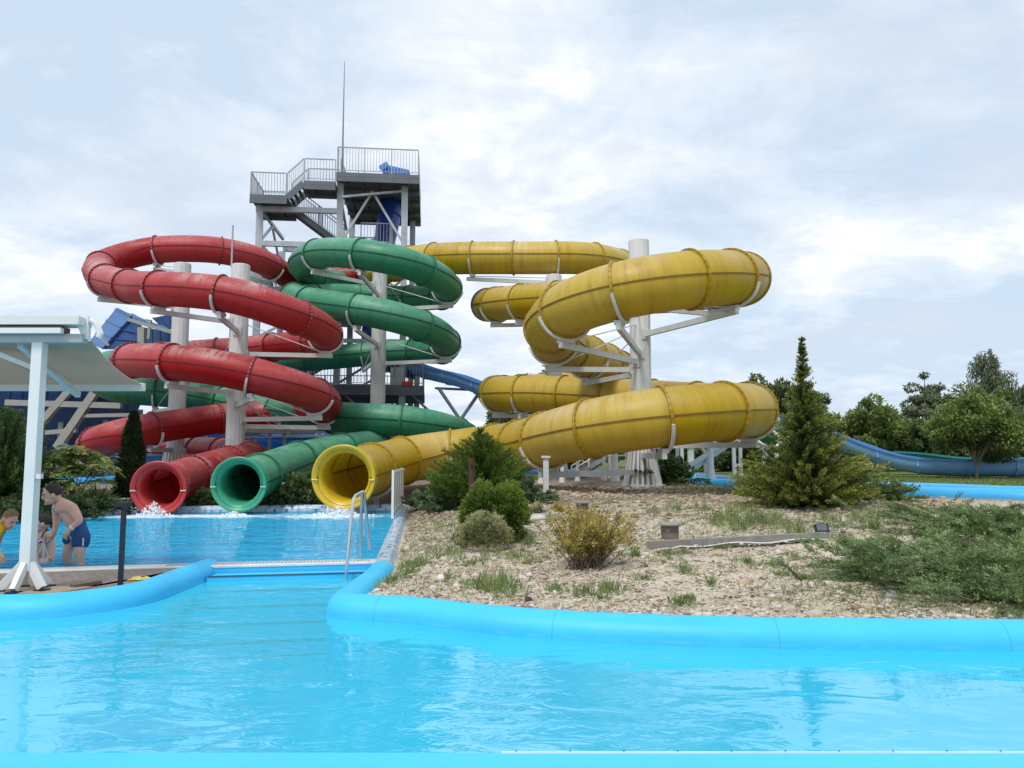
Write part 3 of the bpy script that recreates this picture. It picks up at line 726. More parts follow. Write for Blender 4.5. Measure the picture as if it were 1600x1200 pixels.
S_yel = build_slide("tube_slide", "wide yellow tube slide coiling round two columns beside the garden", YEL, 0.68, lambda x, s: 1.75, M_yel, M_yelf, M_yell, M_yseam, 0.13, phase=0.2)
# ------------------------------------------------------------------ columns, arms and cradles that carry the tubes
def column(label, px, d, py_top, rods=()):
    b = P(px, 700, d); z0 = gz(b.x, b.y); zt = P(px, py_top, d).z
    root = thing("support_column", label, "column", (b.x, b.y, z0), 0, "concrete columns carrying the slides")
    c = V((b.x, b.y, 0)); R = 0.31; n = 14
    MB().lathe([(R + .01, z0 + 1.2), (R, z0 + 1.3), (R, zt - 0.02), (R - 0.02, zt)], c, n).build("shaft", M_conc, root, smooth=20)
    mb = MB().lathe([(0.34, z0 - 0.1), (0.34, z0 + 1.2)], c, n)
    mb.lathe([(0.62, z0 - 0.1), (0.62, z0 + 0.06), (0.5, z0 + 0.07)], c, 28)
    for k in range(22):
        a = 2 * PI * k / 22; u = V((math.cos(a), math.sin(a), 0)); s_ = V((-u.y, u.x, 0)) * 0.028
        pr = [(0.30, 0.05), (0.58, 0.05), (0.36, 1.22), (0.30, 1.22)]
        vs = [tuple(c + u * r_ + V((0, 0, z0 + h)) + s_ * sg) for sg in (-1, 1) for (r_, h) in pr]
        mb.add(vs, [(0, 1, 2, 3), (7, 6, 5, 4), (0, 4, 5, 1), (1, 5, 6, 2), (2, 6, 7, 3)])
    mb.build("flared_base", M_conc, root, smooth=20)
    if rods:
        for (rx, ry) in rods:
            q = P(rx, ry, d); MB().tube([V((q.x, b.y, zt - 0.1)), V((q.x, b.y, q.z))], 0.03, 6).build("rod", M_galv, root)
    return dict(root=root, c=c, zt=zt, R=R)
C_rl = column("pale concrete column inside the red coil, left of the other red coil column", 274, 29.0, 412)
C_rf = column("pale concrete column in front of the red coil's back runs, behind the green mouth", 367, 26.2, 414, rods=((364, 352),))
C_g = column("pale concrete column standing inside the green coil", 589, 32, 420)
C_yf = column("tall pale concrete column with its whole finned base in view, under the yellow coil", 1003, 22.6, 376)
C_yb = column("pale concrete column further back inside the yellow coil", 867, 31.0, 430)
def cradle(S, col, px, py, drop=0.0, stay=0.0, a0=-75, a1=75, arm=True, near=None):
    best = None
    for i, q in enumerate(S["path"]):
        x, y = proj(q)
        if near and not (near[0] <= q.y <= near[1]): continue
        e = (x - px) ** 2 + (y - py) ** 2
        if best is None or e < best[0]: best = (e, i)
    i = best[1]
    # snap to the closest flange
    j = min(S["fl"], key=lambda f: abs(f - i))
    if abs(j - i) < 12: i = j
    t, sx, u = S["fr"][i]; c = S["path"][i]; r = S["r"] + 0.085
    mb = MB(); pts = [c - u * math.cos(a) * r + sx * math.sin(a) * r for a in [math.radians(a0 + (a1 - a0) * k / 22) for k in range(23)]]
    n = len(pts); vs = []
    for k in range(n):
        rad = (pts[k] - c).normalized()
        for (o, h) in ((-0.03, -0.035), (0.03, -0.035), (0.03, 0.035), (-0.03, 0.035)): vs.append(tuple(pts[k] + rad * o + t * h))
    mb.add(vs, [(k * 4 + m, k * 4 + (m + 1) % 4, (k + 1) * 4 + (m + 1) % 4, (k + 1) * 4 + m) for k in range(n - 1) for m in range(4)] + [(3, 2, 1, 0), tuple((n - 1) * 4 + m for m in range(4))])
    mb.build("cradle", M_steelarm, col["root"], smooth=30)
    if arm:
        tip = c - V((0, 0, S["r"] + 0.20)); dv = V((tip.x, tip.y, 0)) - col["c"]; L = dv.length; dv.normalize()
        z2 = min(tip.z - drop, col["zt"] - 0.3)
        a = col["c"] + dv * (col["R"] - 0.02) + V((0, 0, z2)); b = V((tip.x, tip.y, tip.z)) + dv * 0.25
        mb = MB().bar(a, b, 0.11, 0.15); mb.build("arm", M_steelarm, col["root"], smooth=0)
        MB().bar(V((tip.x, tip.y, tip.z + 0.06)), V((tip.x, tip.y, tip.z + 0.16)), 0.42, 0.16, up=tuple(t)).build("saddle", M_steelarm, col["root"], smooth=0)
        MB().box(a + dv * 0.02, (0.05, 0.26, 0.30), Matrix.Rotation(math.atan2(dv.y, dv.x), 3, "Z")).build("end_plate", M_steelarm, col["root"], smooth=0)
        if stay:
            MB().tube([col["c"] + dv * col["R"] + V((0, 0, min(z2 + stay, col["zt"] - .1))), b - dv * 0.3 + V((0, 0, 0.1))], 0.018, 5).build("stay_rod", M_steelarm, col["root"])
for (x, y, c, near) in [(235, 392, C_rl, (28, 34)), (412, 408, C_rf, (30, 36)), (160, 430, C_rl, (25, 30)), (262, 452, C_rf, (20, 25)), (400, 472, C_rf, (20, 25)), (506, 520, C_rf, (24, 29)), (330, 550, C_rf, (28, 33)),
                        (262, 566, C_rf, (20, 25)), (400, 588, C_rf, (20, 25)), (505, 626, C_rf, (24, 28)), (490, 640, C_rf, (26, 30)), (420, 646, C_rf, (27, 31)), (195, 678, C_rl, (24, 29)), (150, 700, C_rl, (26, 31)), (240, 702, C_rl, (31, 35))]:
    cradle(S_red, c, x, y, stay=1.0, near=near)
for (x, y, c, near) in [(484, 402, C_g, (28, 33)), (582, 399, C_g, (26, 29)), (696, 446, C_g, (28, 33)), (582, 487, C_g, (26, 29)), (696, 536, C_g, (28, 34)), (525, 556, C_g, (34, 38)), (640, 466, C_g, (33, 38)),
                        (240, 612, C_rl, (29, 32)), (470, 646, C_rf, (27, 31)), (700, 672, C_g, (26, 31))]:
    cradle(S_green, c, x, y, stay=1.0, near=near)
for (x, y, c, near) in [(748, 403, C_yb, (30, 33)), (862, 403, C_yb, (30, 33)), (768, 476, C_yb, (30, 35)), (800, 472, C_yb, (28, 32)), (868, 500, C_yf, (18, 22)), (872, 535, C_yf, (21, 25)), (930, 562, C_yf, (24, 28)), (1000, 447, C_yf, (16, 19)), (1150, 436, C_yf, (18, 23)), (1120, 449, C_yf, (23, 26)), (975, 586, C_yf, (27, 33)),
                        (785, 615, C_yb, (28, 32)), (840, 615, C_yb, (27, 30)), (852, 687, C_yf, (18, 21)), (992, 657, C_yf, (16, 19)), (1160, 641, C_yf, (17, 21))]:
    cradle(S_yel, c, x, y, stay=1.1, near=near)
def short_post(label, S, px, near):
    best = min((q for q in S["path"] if near[0] <= q.y <= near[1]), key=lambda q: abs(proj(q)[0] - px))
    z0 = gz(best.x, best.y); root = thing("slide_post", label, "post", (best.x, best.y, z0), 0, "short posts under the slide ends")
    MB().bar((best.x, best.y, z0 - .1), (best.x, best.y, best.z - S["r"] - 0.12), 0.13, 0.13).build("upright", M_steelarm, root, smooth=0)
    cradle(S, dict(root=root, c=best, zt=9, R=.1), *proj(best), arm=False, near=near)
short_post("short white post under the yellow tube just behind its mouth", S_yel, 590, (19.6, 22.5))
short_post("short white post under the lower yellow tube beside the conical shrub", S_yel, 700, (22, 24))
short_post("short white post under the green tube just behind its mouth", S_green, 415, (19.6, 22))
short_post("short white post under the middle of the green exit tube", S_green, 480, (22, 25))
short_post("short white post under the red tube just behind its mouth", S_red, 290, (19.6, 22))
# ------------------------------------------------------------------ steel start tower
_o = P(655, 265, 38.0); TO = V((_o.x, _o.y, 0)); TU = V((0.994, 0.105, 0)).normalized(); TV = V((-0.105, 0.994, 0)).normalized()
def T(u, v, z): return TO + TU * u + TV * v + V((0, 0, z))
TR = Matrix((TU, TV, V((0, 0, 1)))).transposed()
tower = thing("slide_tower", "tall grey steel start tower with stairs and railed decks above the tube slides", "tower", T(-3, 3, 0.6))
M_deck = plain("deck_underside_steel", (0.12, 0.135, 0.155), 0.6, 0.15, 0.3, 1.2)
M_rail = plain("rail_steel", (0.36, 0.38, 0.40), 0.45, 0.35, 0.15, 3)
def tbox(name, u0, u1, v0, v1, z0, z1, mat, ribs=True):
    mb = MB(); mb.box(T((u0 + u1) / 2, (v0 + v1) / 2, (z0 + z1) / 2), (u1 - u0, v1 - v0, z1 - z0), TR)
    if ribs:
        k = u0 + 0.4
        while k < u1 - 0.2:
            mb.box(T(k, (v0 + v1) / 2, z0 - 0.07), (0.07, v1 - v0 - 0.1, 0.14), TR); k += 0.8
        k = v0 + 0.05
        while k < v1:
            mb.box(T((u0 + u1) / 2, k, z0 - 0.12), (u1 - u0, 0.09, 0.238), TR); k += (v1 - v0 - 0.1) / max(1, round((v1 - v0) / 1.7))
    mb.build(name, mat, tower, smooth=0)
def rail(a, b, h=1.15, gap=0.14, name="railing", root=None, lower=0.12, w=0.022):
    # posts, two rails and thin uprights between two base points
    a = V(a); b = V(b); L = (b - a).length; up = V((0, 0, 1)); mb = MB()
    mb.bar(a + up * h, b + up * h, 0.05, 0.05); mb.bar(a + up * lower, b + up * lower, 0.03, 0.03)
    n = max(1, round(L / 1.3))
    for i in range(n + 1): q = a.lerp(b, i / n); mb.bar(q, q + up * (h - 0.026), 0.05, 0.05, up=(0, 1, 0))
    n = max(1, int(L / gap))
    for i in range(1, n): q = a.lerp(b, i / n); mb.bar(q + up * (lower + .016), q + up * (h - 0.026), w, w, up=(0, 1, 0))
    return mb.build(name, M_rail, root or tower, smooth=0)
DK = 15.75
tbox("top_deck", -4.15, 0.0, 0.0, 7.4, DK - 0.22, DK, M_deck)
for (a, b) in ((( -4.1, 0.05), (-0.05, 0.05)), ((-0.05, 0.12), (-0.05, 7.35)), ((-4.1, 1.6), (-4.1, 7.35)), ((-4.1, 7.35), (-0.1, 7.35)), ((-4.1, .1), (-4.1, .45))):
    rail(T(*a, DK), T(*b, DK), 1.32, 0.15)
LD = 14.45; WK = 15.25
tbox("landing_deck", -8.35, -6.55, 0.0, 2.9, LD - 0.2, LD, M_deck)
tbox("upper_walkway", -5.75, -4.18, 0.0, 1.45, WK - 0.2, WK, M_deck)
def stair(u0, z0, u1, z1, v0, v1, name="stair_flight"):
    mb = MB(); n = max(3, int(abs(z1 - z0) / 0.19))
    for v in (v0, v1): mb.bar(T(u0, v, z0 - 0.12), T(u1, v, z1 - 0.12), 0.07, 0.30)
    for i in range(n): 
        k = (i + .5) / n; mb.box(T(u0 + (u1 - u0) * k, (v0 + v1) / 2, z0 + (z1 - z0) * k - 0.05), (abs(u1 - u0) / n * 0.85, v1 - v0 - .08, 0.035), TR)
    mb.build(name, M_deck, tower, smooth=0)
stair(-6.55, LD, -5.75, WK, 0.05, 1.4)
for v in (0.05, 1.4):
    rail(T(-6.55, v, LD), T(-5.75, v, WK), 1.15, 0.14); rail(T(-5.72, v, WK), T(-4.2, v, WK), 1.15, 0.15)
rail(T(-8.32, 0.05, LD), T(-6.6, 0.05, LD), 1.15, 0.14); rail(T(-8.32, 0.1, LD), T(-8.32, 2.85, LD), 1.15, 0.14); rail(T(-8.32, 2.85, LD), T(-6.6, 2.85, LD), 1.15, 0.14)
Z2 = 12.5
stair(-6.55, LD, -3.9, Z2, 1.75, 2.75)
for v in (1.75, 2.75): rail(T(-6.5, v, LD), T(-3.9, v, Z2), 1.05, 0.15)
tbox("middle_landing", -3.9, -1.4, 1.4, 4.2, Z2 - 0.2, Z2, M_deck)
rail(T(-3.85, 4.15, Z2), T(-1.45, 4.15, Z2), 1.1, 0.15); rail(T(-1.45, 1.5, Z2), T(-1.45, 4.1, Z2), 1.1, 0.15); rail(T(-3.0, 1.45, Z2), T(-1.5, 1.45, Z2), 1.1, 0.15)
# posts
posts = [(-4.0, 0.9), (-0.72, 0.9), (-4.0, 6.8), (-0.45, 6.8), (-8.0, 0.9), (-7.9, 6.4), (-0.1, 6.9)]
tops = [DK - .3, DK - .3, DK - .3, DK - .3, LD - .3, LD - 1.2, 13.6]
for (u, v), zt in zip(posts, tops):
    mb = MB(); g0 = 0.5
    mb.box(T(u, v, (g0 + zt) / 2), (0.07, 0.24, zt - g0), TR); mb.box(T(u - 0.11, v, (g0 + zt) / 2), (0.15, 0.22, zt - g0), TR); mb.box(T(u + 0.085, v, (g0 + zt) / 2), (0.10, 0.22, zt - g0), TR)
    mb.build("tower_post", M_galv, tower, smooth=0)
def tb(a, b, w=0.16, h=0.2, name="beam", mat=None): MB().bar(T(*a), T(*b), w, h).build(name, mat or M_galv, tower, smooth=0)
for z in (14.0, 12.2, 9.7, 7.3, 5.0, 2.8):
    if z < 13:
        tb((-4.0, .9, z), (-.72, .9, z)); tb((-4.0, 6.8, z), (-.5, 6.8, z)); tb((-4, .9, z), (-4, 6.8, z)); tb((-.6, .9, z), (-.5, 6.8, z))
    tb((-8, .9, z), (-4, .9, z), 0.2, 0.26); tb((-7.9, 6.4, z - .6), (-4, 6.8, z - .6), 0.2, 0.26); tb((-8, .9, z), (-7.9, 6.4, z), .14, .16)
br = [((-4, .9, 12.3), (-2.4, .9, 15.1)), ((-.72, .9, 12.3), (-2.4, .9, 15.1)), ((-4, 6.8, 12.3), (-2.2, 6.8, 15.1)), ((-.5, 6.8, 12.3), (-2.2, 6.8, 15.1)), ((-.72, 0.9, 15.2), (-3.9, 0.4, 14.6)),
      ((-8, .9, 12.3), (-7.95, 3.6, 13.9)), ((-7.9, 6.4, 11.8), (-7.95, 3.6, 13.9)), ((-8, .9, 9.8), (-7.95, 3.6, 11.9)), ((-7.9, 6.4, 9.8), (-7.95, 3.6, 11.9)),
      ((-4, .9, 5.1), (-.72, .9, 7.2)), ((-4, 6.8, 5.1), (-.6, 6.8, 7.2)), ((-.72, .9, 9.8), (-4, .9, 12.1)), ((-4, 6.8, 9.8), (-.6, 6.8, 12.1)), ((-8, .9, 5.1), (-4, .9, 7.2)), ((-4, .9, 9.6), (-8, .9, 7.4)),
      ((-.72, .9, 2.0), (-4, .9, 4.9)), ((-4, .9, .8), (-.72, .9, 2.7)), ((-.6, .9, 4.9), (2.2, 1.5, 2.3)), ((-.5, 6.8, 4.9), (-4, 6.8, 2.9)), ((-4.1, .2, 15.4), (-3.9, 2.8, 13.6))]
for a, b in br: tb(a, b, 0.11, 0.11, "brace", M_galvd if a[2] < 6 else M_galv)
# slide start platform, lower platform
Z1 = 9.85
tbox("start_platform", -8.4, 0.4, 0.2, 7.0, Z1 - 0.2, Z1, M_deck)
for a, b in (((-8.35, .25), (-7.0, .25)), ((-5.7, .25), (-4.6, .25)), ((-3.3, .25), (-1.8, .25)), ((-8.35, .3), (-8.35, 6.9)), ((-8.3, 6.95), (0.35, 6.95)), ((.35, 1.6), (.35, 6.9))): rail(T(*a, Z1), T(*b, Z1), 1.15, 0.16)
tbox("lower_platform", -8.2, 0.35, 0.4, 6.6, 4.75, 5.0, M_deck)
for a, b in (((-8.15, .45), (.3, .45)), ((.3, .5), (.3, 6.5)), ((-8.15, 6.55), (.3, 6.55))): rail(T(*a, 5.0), T(*b, 5.0), 1.1, 0.16)
stair(-8.3, Z1, -4.4, 7.4, 3.0, 4.0); stair(-4.0, 7.4, -7.8, 5.0, 4.2, 5.2); stair(-4.2, Z2, -7.6, Z1, 3.2, 4.2)
rail(T(-8.3, 3.0, Z1), T(-4.4, 3.0, 7.4), 1.0, .16); rail(T(-4.2, 3.2, Z2), T(-7.6, 3.2, Z1), 1.0, .16)
# details on the lower platform: boxes, signs
MB().box(T(-1.0, .9, 5.5), (0.7, .4, .9), TR).build("control_box", M_white, tower, smooth=0)
MB().box(T(-.5, .38, 5.1), (0.55, .06, .22), TR).build("notice_board", plain("notice_red", (0.42, .03, .02), .5), tower, smooth=0)
mast = thing("lightning_mast", "thin tall lightning mast rising above the top deck of the tower", "mast", T(-3.95, .8, DK))
q = P(531, 103, 38.9); MB().tube([T(-3.95, .8, DK - .25), T(-3.95, .8, DK + 2.6), T(-3.95, .8, q.z)], [0.05, 0.04, 0.015], 8).build("pole", M_galvd, mast)
whip = thing("antenna", "short whip antenna inside the top deck railing beside the mast", "antenna", T(-3.3, 2.5, DK))
MB().tube([T(-3.3, 2.5, DK), T(-3.3, 2.5, DK + 2.3)], [0.03, 0.012], 6).build("whip", M_galv, whip); MB().bar(T(-3.5, 2.5, DK + .55), T(-3.1, 2.5, DK + .55), 0.1, .1).build("bracket", M_galv, whip)
# blue start tub on the top deck
tub = thing("start_tub", "ribbed blue start tub standing on the tower's top deck", "slide tub", T(-1.15, 1.6, DK))
mb = MB(); prof = [(-0.75, 0), (-0.78, .65), (-.5, .92), (.62, .70), (.74, 0)]
vs = [tuple(T(-1.15 + a, 1.2 + sg, DK + h)) for sg in (0, 1.5) for (a, h) in prof]
mb.add(vs, [(0, 1, 2, 3, 4), (9, 8, 7, 6, 5)] + [(i, i + 5, (i + 1) % 5 + 5, (i + 1) % 5) for i in range(5)])
mb.build("shell", M_bluep, tub, smooth=0)
mb = MB()
for k in range(6): mb.bar(T(-1.7 + k * 0.22, 1.17, DK + .05), T(-1.7 + k * 0.22, 1.17, DK + .72 - .02 * k), 0.05, 0.06, up=(0, 1, 0))
mb.build("ribs", plain("blue_rib", (.04, .15, .48), .35, 0, .1), tub, smooth=0)
MB().bar(T(-2.05, 1.1, DK + .66), T(-1.65, 1.1, DK + .95), .10, .28).build("rolled_edge", M_bluep, tub, smooth=0)
# steep dark blue drop tube under the top deck
drop = thing("drop_slide", "dark blue steep drop tube hanging below the top deck of the tower", "water slide", T(-1.4, 4.0, DK - 1))
pa = relax(spline([P(612, 296, 41.5), P(611, 325, 41.5), P(606, 350, 41.3), P(600, 385, 41), P(596, 430, 40.6), P(588, 480, 40.2), P(578, 525, 39.6), P(585, 556, 39.6), P(620, 572, 39.8), P(650, 580, 40)], 0.15), 8)
n = len(pa); MB().tube(pa, [0.62 if i < n * .2 else max(0.46, 0.62 - (i - n * .2) * 0.012) for i in range(n)], 20).build("tube", M_blued, drop)
for i in range(10, n - 4, 14):
    t = (pa[i + 1] - pa[i - 1]).normalized(); MB().lathe([(0.45, -.03), (.68 if i < n * .2 else .53, -.03), (.68 if i < n * .2 else .53, .03), (.45, .03)], pa[i], 24, t, cap=False).build("flange", M_blued, drop)
# ------------------------------------------------------------------ open blue and teal chute
def chute(name, label, pts, w, h, mouter, minner, cat="water slide", ribstep=1.6, lip=M_bluep, group=None):
    pa = relax(spline(pts, 0.3), 4); root = thing(name, label, cat, (pa[-1].x, pa[-1].y, gz(pa[-1].x, pa[-1].y)), 0, group)
    hw = w / 2
    out = [(-hw - .06, h), (-hw - .03, h * .45), (-hw * .7, -.02), (-hw * .35, -.10), (hw * .35, -.10), (hw * .7, -.02), (hw + .03, h * .45), (hw + .06, h)]
    inn = [(o * 0.95, hh + 0.05 if i not in (0, 7) else hh - 0.005) for i, (o, hh) in enumerate(out)]
    sweep(pa, out, caps=False).build("shell", mouter, root, smooth=70)
    sweep(pa, inn, caps=False).build("lining", minner, root, smooth=70)
    for sg in (-1, 1):
        sweep(pa, [(sg * (hw + .07) + o, h + hh) for (o, hh) in ((-.07, -.03), (-.07, .03), (.07, .03), (.07, -.06))], closed=True).build("rim", lip, root, smooth=30)
    s = arclen(pa); d = 0.8
    for i in range(len(pa)):
        if s[i] >= d:
            d += ribstep; t = (pa[min(i + 1, len(pa) - 1)] - pa[i - 1]); t.z = 0; t.normalize(); sx = V((t.y, -t.x, 0))
            mb = MB(); big = [(o * 1.04, hh - .035 if 0 < k < 7 else hh - .04) for k, (o, hh) in enumerate(out)]
            vs = [tuple(pa[i] + sx * o + t * e + V((0, 0, hh))) for e in (-.035, .035) for (o, hh) in big + [(o, hh) for (o, hh) in reversed(out)]]
            m = 16; mb.add(vs, [(k, (k + 1) % m, (k + 1) % m + m, k + m) for k in range(m)] + [tuple(range(m)), tuple(reversed(range(m, 2 * m)))])
            mb.build("rib", mouter, root, smooth=0)
    return root, pa
ch, cpath = chute("open_chute", "long open chute, blue outside and teal inside, running from the tower to the lawn", [P(640, 580, 40.2), P(675, 592, 39.6), P(720, 602, 39), P(765, 620, 38.4), P(850, 632, 38), P(960, 644, 38), P(1080, 652, 37), P(1180, 662, 36), P(1240, 672, 35.2), P(1290, 690, 34.4), P(1340, 709, 33.8), P(1385, 726, 33.2), P(1420, 735, 32.8), P(1470, 739.5, 32.2), P(1540, 740, 31.6), P(1640, 741, 31), P(1780, 743, 30.4)], 1.4, 0.56, plain("sky_blue_fibreglass", (0.24, 0.48, 0.88), .35, 0, .14, 1.2), M_teal)
ch2, c2 = chute("open_chute", "teal lined blue runout trough lying behind the longer chute on the lawn", [P(1390, 724, 36.5), P(1440, 727, 36.2), P(1480, 733, 36), P(1600, 734, 35.6), P(1780, 735, 35)], 1.5, 0.55, M_teal, M_teal, lip=M_teal)
for nm, (px, d, lab) in enumerate([(722, 39.0, "grey forked chute stanchion right of the steel tower"), (1210, 35.6, "grey forked chute stanchion behind the big conical juniper"), (1325, 33.9, "grey forked chute stanchion where the chute drops to the lawn"), (1100, 36.8, "grey forked chute stanchion behind the lower yellow coil, left of the juniper")]):
    best = min(cpath, key=lambda q: abs(proj(q)[0] - px)); z0 = gz(best.x, best.y); top = best.z - .15; fk = max(z0 + .2, top - 1.5)
    root = thing("chute_stanchion", lab, "slide support", (best.x, best.y, z0), 0, "forked stanchions under the open chute")
    MB().tube([(best.x, best.y, z0 - .1), (best.x, best.y, fk)], 0.16, 12).build("stem", M_galv, root)
    for sg in (-1, 1): MB().tube([(best.x, best.y, fk - .1), (best.x + sg * 1.1, best.y, top)], 0.09, 8).build("fork_arm", M_galv, root)
    MB().bar((best.x - 1.3, best.y, top + .02), (best.x + 1.3, best.y, top - .1), .1, .12).build("cross_beam", M_galvd, root, smooth=0)
# teal sloping underside and struts right of the yellow coil
wing = thing("teal_slide_bed", "teal slide bed seen from below on white struts, right of the lower yellow coil", "slide bed", P(1200, 690, 34))
MB().slab([P(1165, 668, 33.5), P(1250, 668, 33.5), P(1250, 702, 35), P(1205, 700, 35)], .12).build("bed", M_teal, wing, smooth=0)
for a, b in (((1160, 672), (1215, 712)), ((1210, 700), (1240, 676)), ((1200, 664), (1232, 700)), ((1193, 712), (1193, 745))):
    MB().tube([P(*a, 33.2), P(*b, 33.2)], .07, 8).build("strut", M_white, wing)
# ------------------------------------------------------------------ blue slides and steel behind on the left
bowl = thing("panel_slide", "wide ribbed blue slide on grey steel beams behind the white awning", "water slide", P(150, 700, 36))
def panel(pix, d, mat, thick=.14, nrib=0, ribmat=None, name="panel"):
    ps = [P(x, y, dd) for (x, y), dd in zip(pix, d)]
    pn = MB().slab(ps, thick).build(name, mat, bowl, smooth=0)
    if nrib:
        mb = MB()
        for k in range(nrib + 1):
            u = k / nrib; a = ps[0].lerp(ps[1], u); b = ps[3].lerp(ps[2], u); nn = (ps[1] - ps[0]).cross(ps[3] - ps[0]).normalized()
            if nn.y > 0: nn = -nn
            mb.bar(a + nn * (thick / 2 + .015), b + nn * (thick / 2 + .015), .06, .06, up=tuple(nn))
        mb.build("stiffener", ribmat or mat, pn, smooth=0)
M_bl2 = plain("shaded_mid_blue_fibreglass", (0.022, 0.075, 0.21), 0.4, 0, 0.18, 1.0); M_bl3 = plain("shaded_blue_fibreglass", (0.018, 0.07, 0.23), 0.45, 0, 0.2, 1.0); M_bl4 = plain("light_blue_fibreglass", (0.085, 0.19, 0.40), 0.4, 0, 0.12, 1.0)  # panel undersides darker than the light upper faces, shade put into the colour
panel([(140, 536), (182, 484), (206, 496), (162, 545)], (37, 37, 36.4, 36.4), M_bl4, .14, 3)
panel([(182, 484), (252, 511), (262, 517), (206, 497)], (37.2, 37.2, 36.4, 36.4), M_bl4, .14, 3)
panel([(162, 545), (200, 499), (222, 510), (217, 545)], (36.6, 36.6, 36.2, 36.2), M_bl3, .14, 3)
panel([(226, 512), (275, 520), (275, 548), (226, 546)], (36.4, 36.4, 36.4, 36.4), M_bl2, .14, 4)
panel([(240, 497), (275, 490), (275, 516), (256, 513)], (37.6, 37.6, 37.6, 37.6), M_bl2, .14, 3)
panel([(-40, 606), (230, 606), (190, 700), (-40, 712)], (35.5, 35.5, 37.5, 37.5), M_bl3, .2, 14)
panel([(-40, 540), (140, 545), (160, 606), (-40, 610)], (38.5, 38.5, 37, 37), M_bl3, .2, 6)
for a, b, w_ in (((10, 629), (190, 634), .26), ((30, 700), (110, 610), .30), ((90, 700), (150, 612), .34), ((120, 650), (215, 648), .16), ((72, 676), (120, 672), .2), ((200, 499), (272, 520), .16), ((222, 512), (222, 560), .3), ((235, 500), (232, 530), .12), ((150, 520), (170, 540), .1)):
    MB().bar(P(*a, 35.2), P(*b, 35.2), w_, w_).build("beam", plain("beam_taupe", (.33, .325, .30), .6, 0, .15, 2), bowl, smooth=0)
for px in (20, 95, 165, 215): 
    b_ = P(px, 700, 36.5); MB().bar((b_.x, b_.y, .3), (b_.x, b_.y, P(px, 640, 36.5).z), .25, .25).build("post", M_galvd, bowl, smooth=0)
lowc, lp = chute("open_chute", "low pale blue open runout chute behind the dark cypress and sumac", [P(118, 712, 30.5), P(150, 722, 30), P(190, 727, 29.6), P(240, 729, 29.6), P(280, 729, 30), P(330, 727, 31)], 1.0, .45, plain("pale_blue_fibreglass", (.10, .27, .62), .35, 0, .12), M_bl4, lip=M_bl4)
for px in (168, 255):
    b_ = min(lp, key=lambda q: abs(proj(q)[0] - px)); MB().tube([(b_.x, b_.y, .3), (b_.x, b_.y, b_.z - .08)], .11, 10).build("leg", M_galv, lowc)
bc, bp = chute("open_chute", "bright blue open chute running behind the red coil's lowest bend", [P(300, 690, 36), P(350, 690, 35.6), P(400, 694, 35.4), P(440, 700, 35.2), P(500, 699, 35), P(580, 700, 35)], 1.2, .55, plain("bright_blue_fibreglass", (.03, .17, .60), .35, 0, .12), M_bluep)
for px in (400, 445, 540):
    b_ = min(bp, key=lambda q: abs(proj(q)[0] - px)); MB().tube([(b_.x, b_.y, .3), (b_.x, b_.y, b_.z - .08)], .12, 10).build("leg", M_galv, bc)
fl = thing("steel_gantry", "grey steel gantry rail and posts behind the green exit tube", "gantry", P(470, 720, 33.5))
MB().bar(P(378, 677, 33.5), P(600, 674, 33.5), .12, .12).build("beam", M_galvd, fl, smooth=0); MB().bar(P(378, 683, 33.5), P(600, 681, 33.5), .08, .08).build("beam", M_galv, fl, smooth=0)
for px in (400, 422, 445, 520, 560, 590): a = P(px, 675, 33.6); MB().bar((a.x, a.y, gz(a.x, a.y) - .05), a, .12, .12).build("post", M_galv, fl, smooth=0)
gate = rail(P(286, 700, 34.6), P(322, 700, 34.6), 0.9, .14, "pale_railing", fl)
# white steel frame with stairs under the yellow coil
fr_ = thing("stair_scaffold", "white steel stair frame standing behind the lower yellow coil", "steel frame", P(1080, 742, 27))
def fpost(px, ytop, d, w_=.11, base=True, rnd=False):
    a = P(px, ytop, d); z0 = gz(a.x, a.y); mb = MB()
    if rnd: mb.lathe([(.20, z0 - .05), (.12, z0 + .5), (.12, a.z - .1), (.2, a.z - .08), (.2, a.z)], (a.x, a.y, 0), 14)
    else: mb.bar((a.x, a.y, z0 - .05), a, w_, w_); mb.lathe([(w_ * 1.1, z0 - .05), (w_ * .7, z0 + .3)], (a.x, a.y, 0), 10)
    mb.build("post", M_white, fr_, smooth=40)
for px, y, d in ((1058, 690, 26), (1065, 690, 28), (1146, 684, 26), (1156, 684, 27.5), (943, 697, 29), (952, 697, 31), (902, 705, 29), (845, 690, 27), (878, 690, 27)): fpost(px, y, d)
for px, y, d in ((1109, 693, 26), (1079, 695, 28), (982, 690, 30), (960, 690, 28)): fpost(px, y, d, rnd=True)
for a, b, w_ in (((1025, 687), (1157, 684), .2), ((1146, 727), (1156, 727), .1), ((1058, 727), (1066, 727), .1)): MB().bar(P(*a, 26), P(*b, 26), w_, w_).build("beam", M_white, fr_, smooth=0)
for a, b, d in (((1075, 730), (1135, 690), 26), ((1080, 734), (1142, 692), 26.2)): MB().tube([P(*a, d), P(*b, d)], .09, 8).build("stringer", M_white, fr_)
mb = MB(); mb.bar(P(896, 744, 30.5), P(945, 712, 30.5), .07, .28); mb.bar(P(903, 744, 31.5), P(952, 712, 31.5), .07, .28)
for k in range(8): u = (k + .5) / 8; mb.bar(P(896, 744, 30.5).lerp(P(945, 712, 30.5), u), P(903, 744, 31.5).lerp(P(952, 712, 31.5), u), .2, .04)
mb.build("stair_flight", M_galv, fr_, smooth=0)
for a, b in (((893, 728), (945, 697)), ((893, 735), (945, 704)), ((950, 700), (1000, 700)), ((950, 712), (1000, 712)), ((893, 744), (893, 728)), ((920, 730), (920, 712))): MB().tube([P(*a, 30.4), P(*b, 30.4)], .035, 6).build("handrail", M_white, fr_)
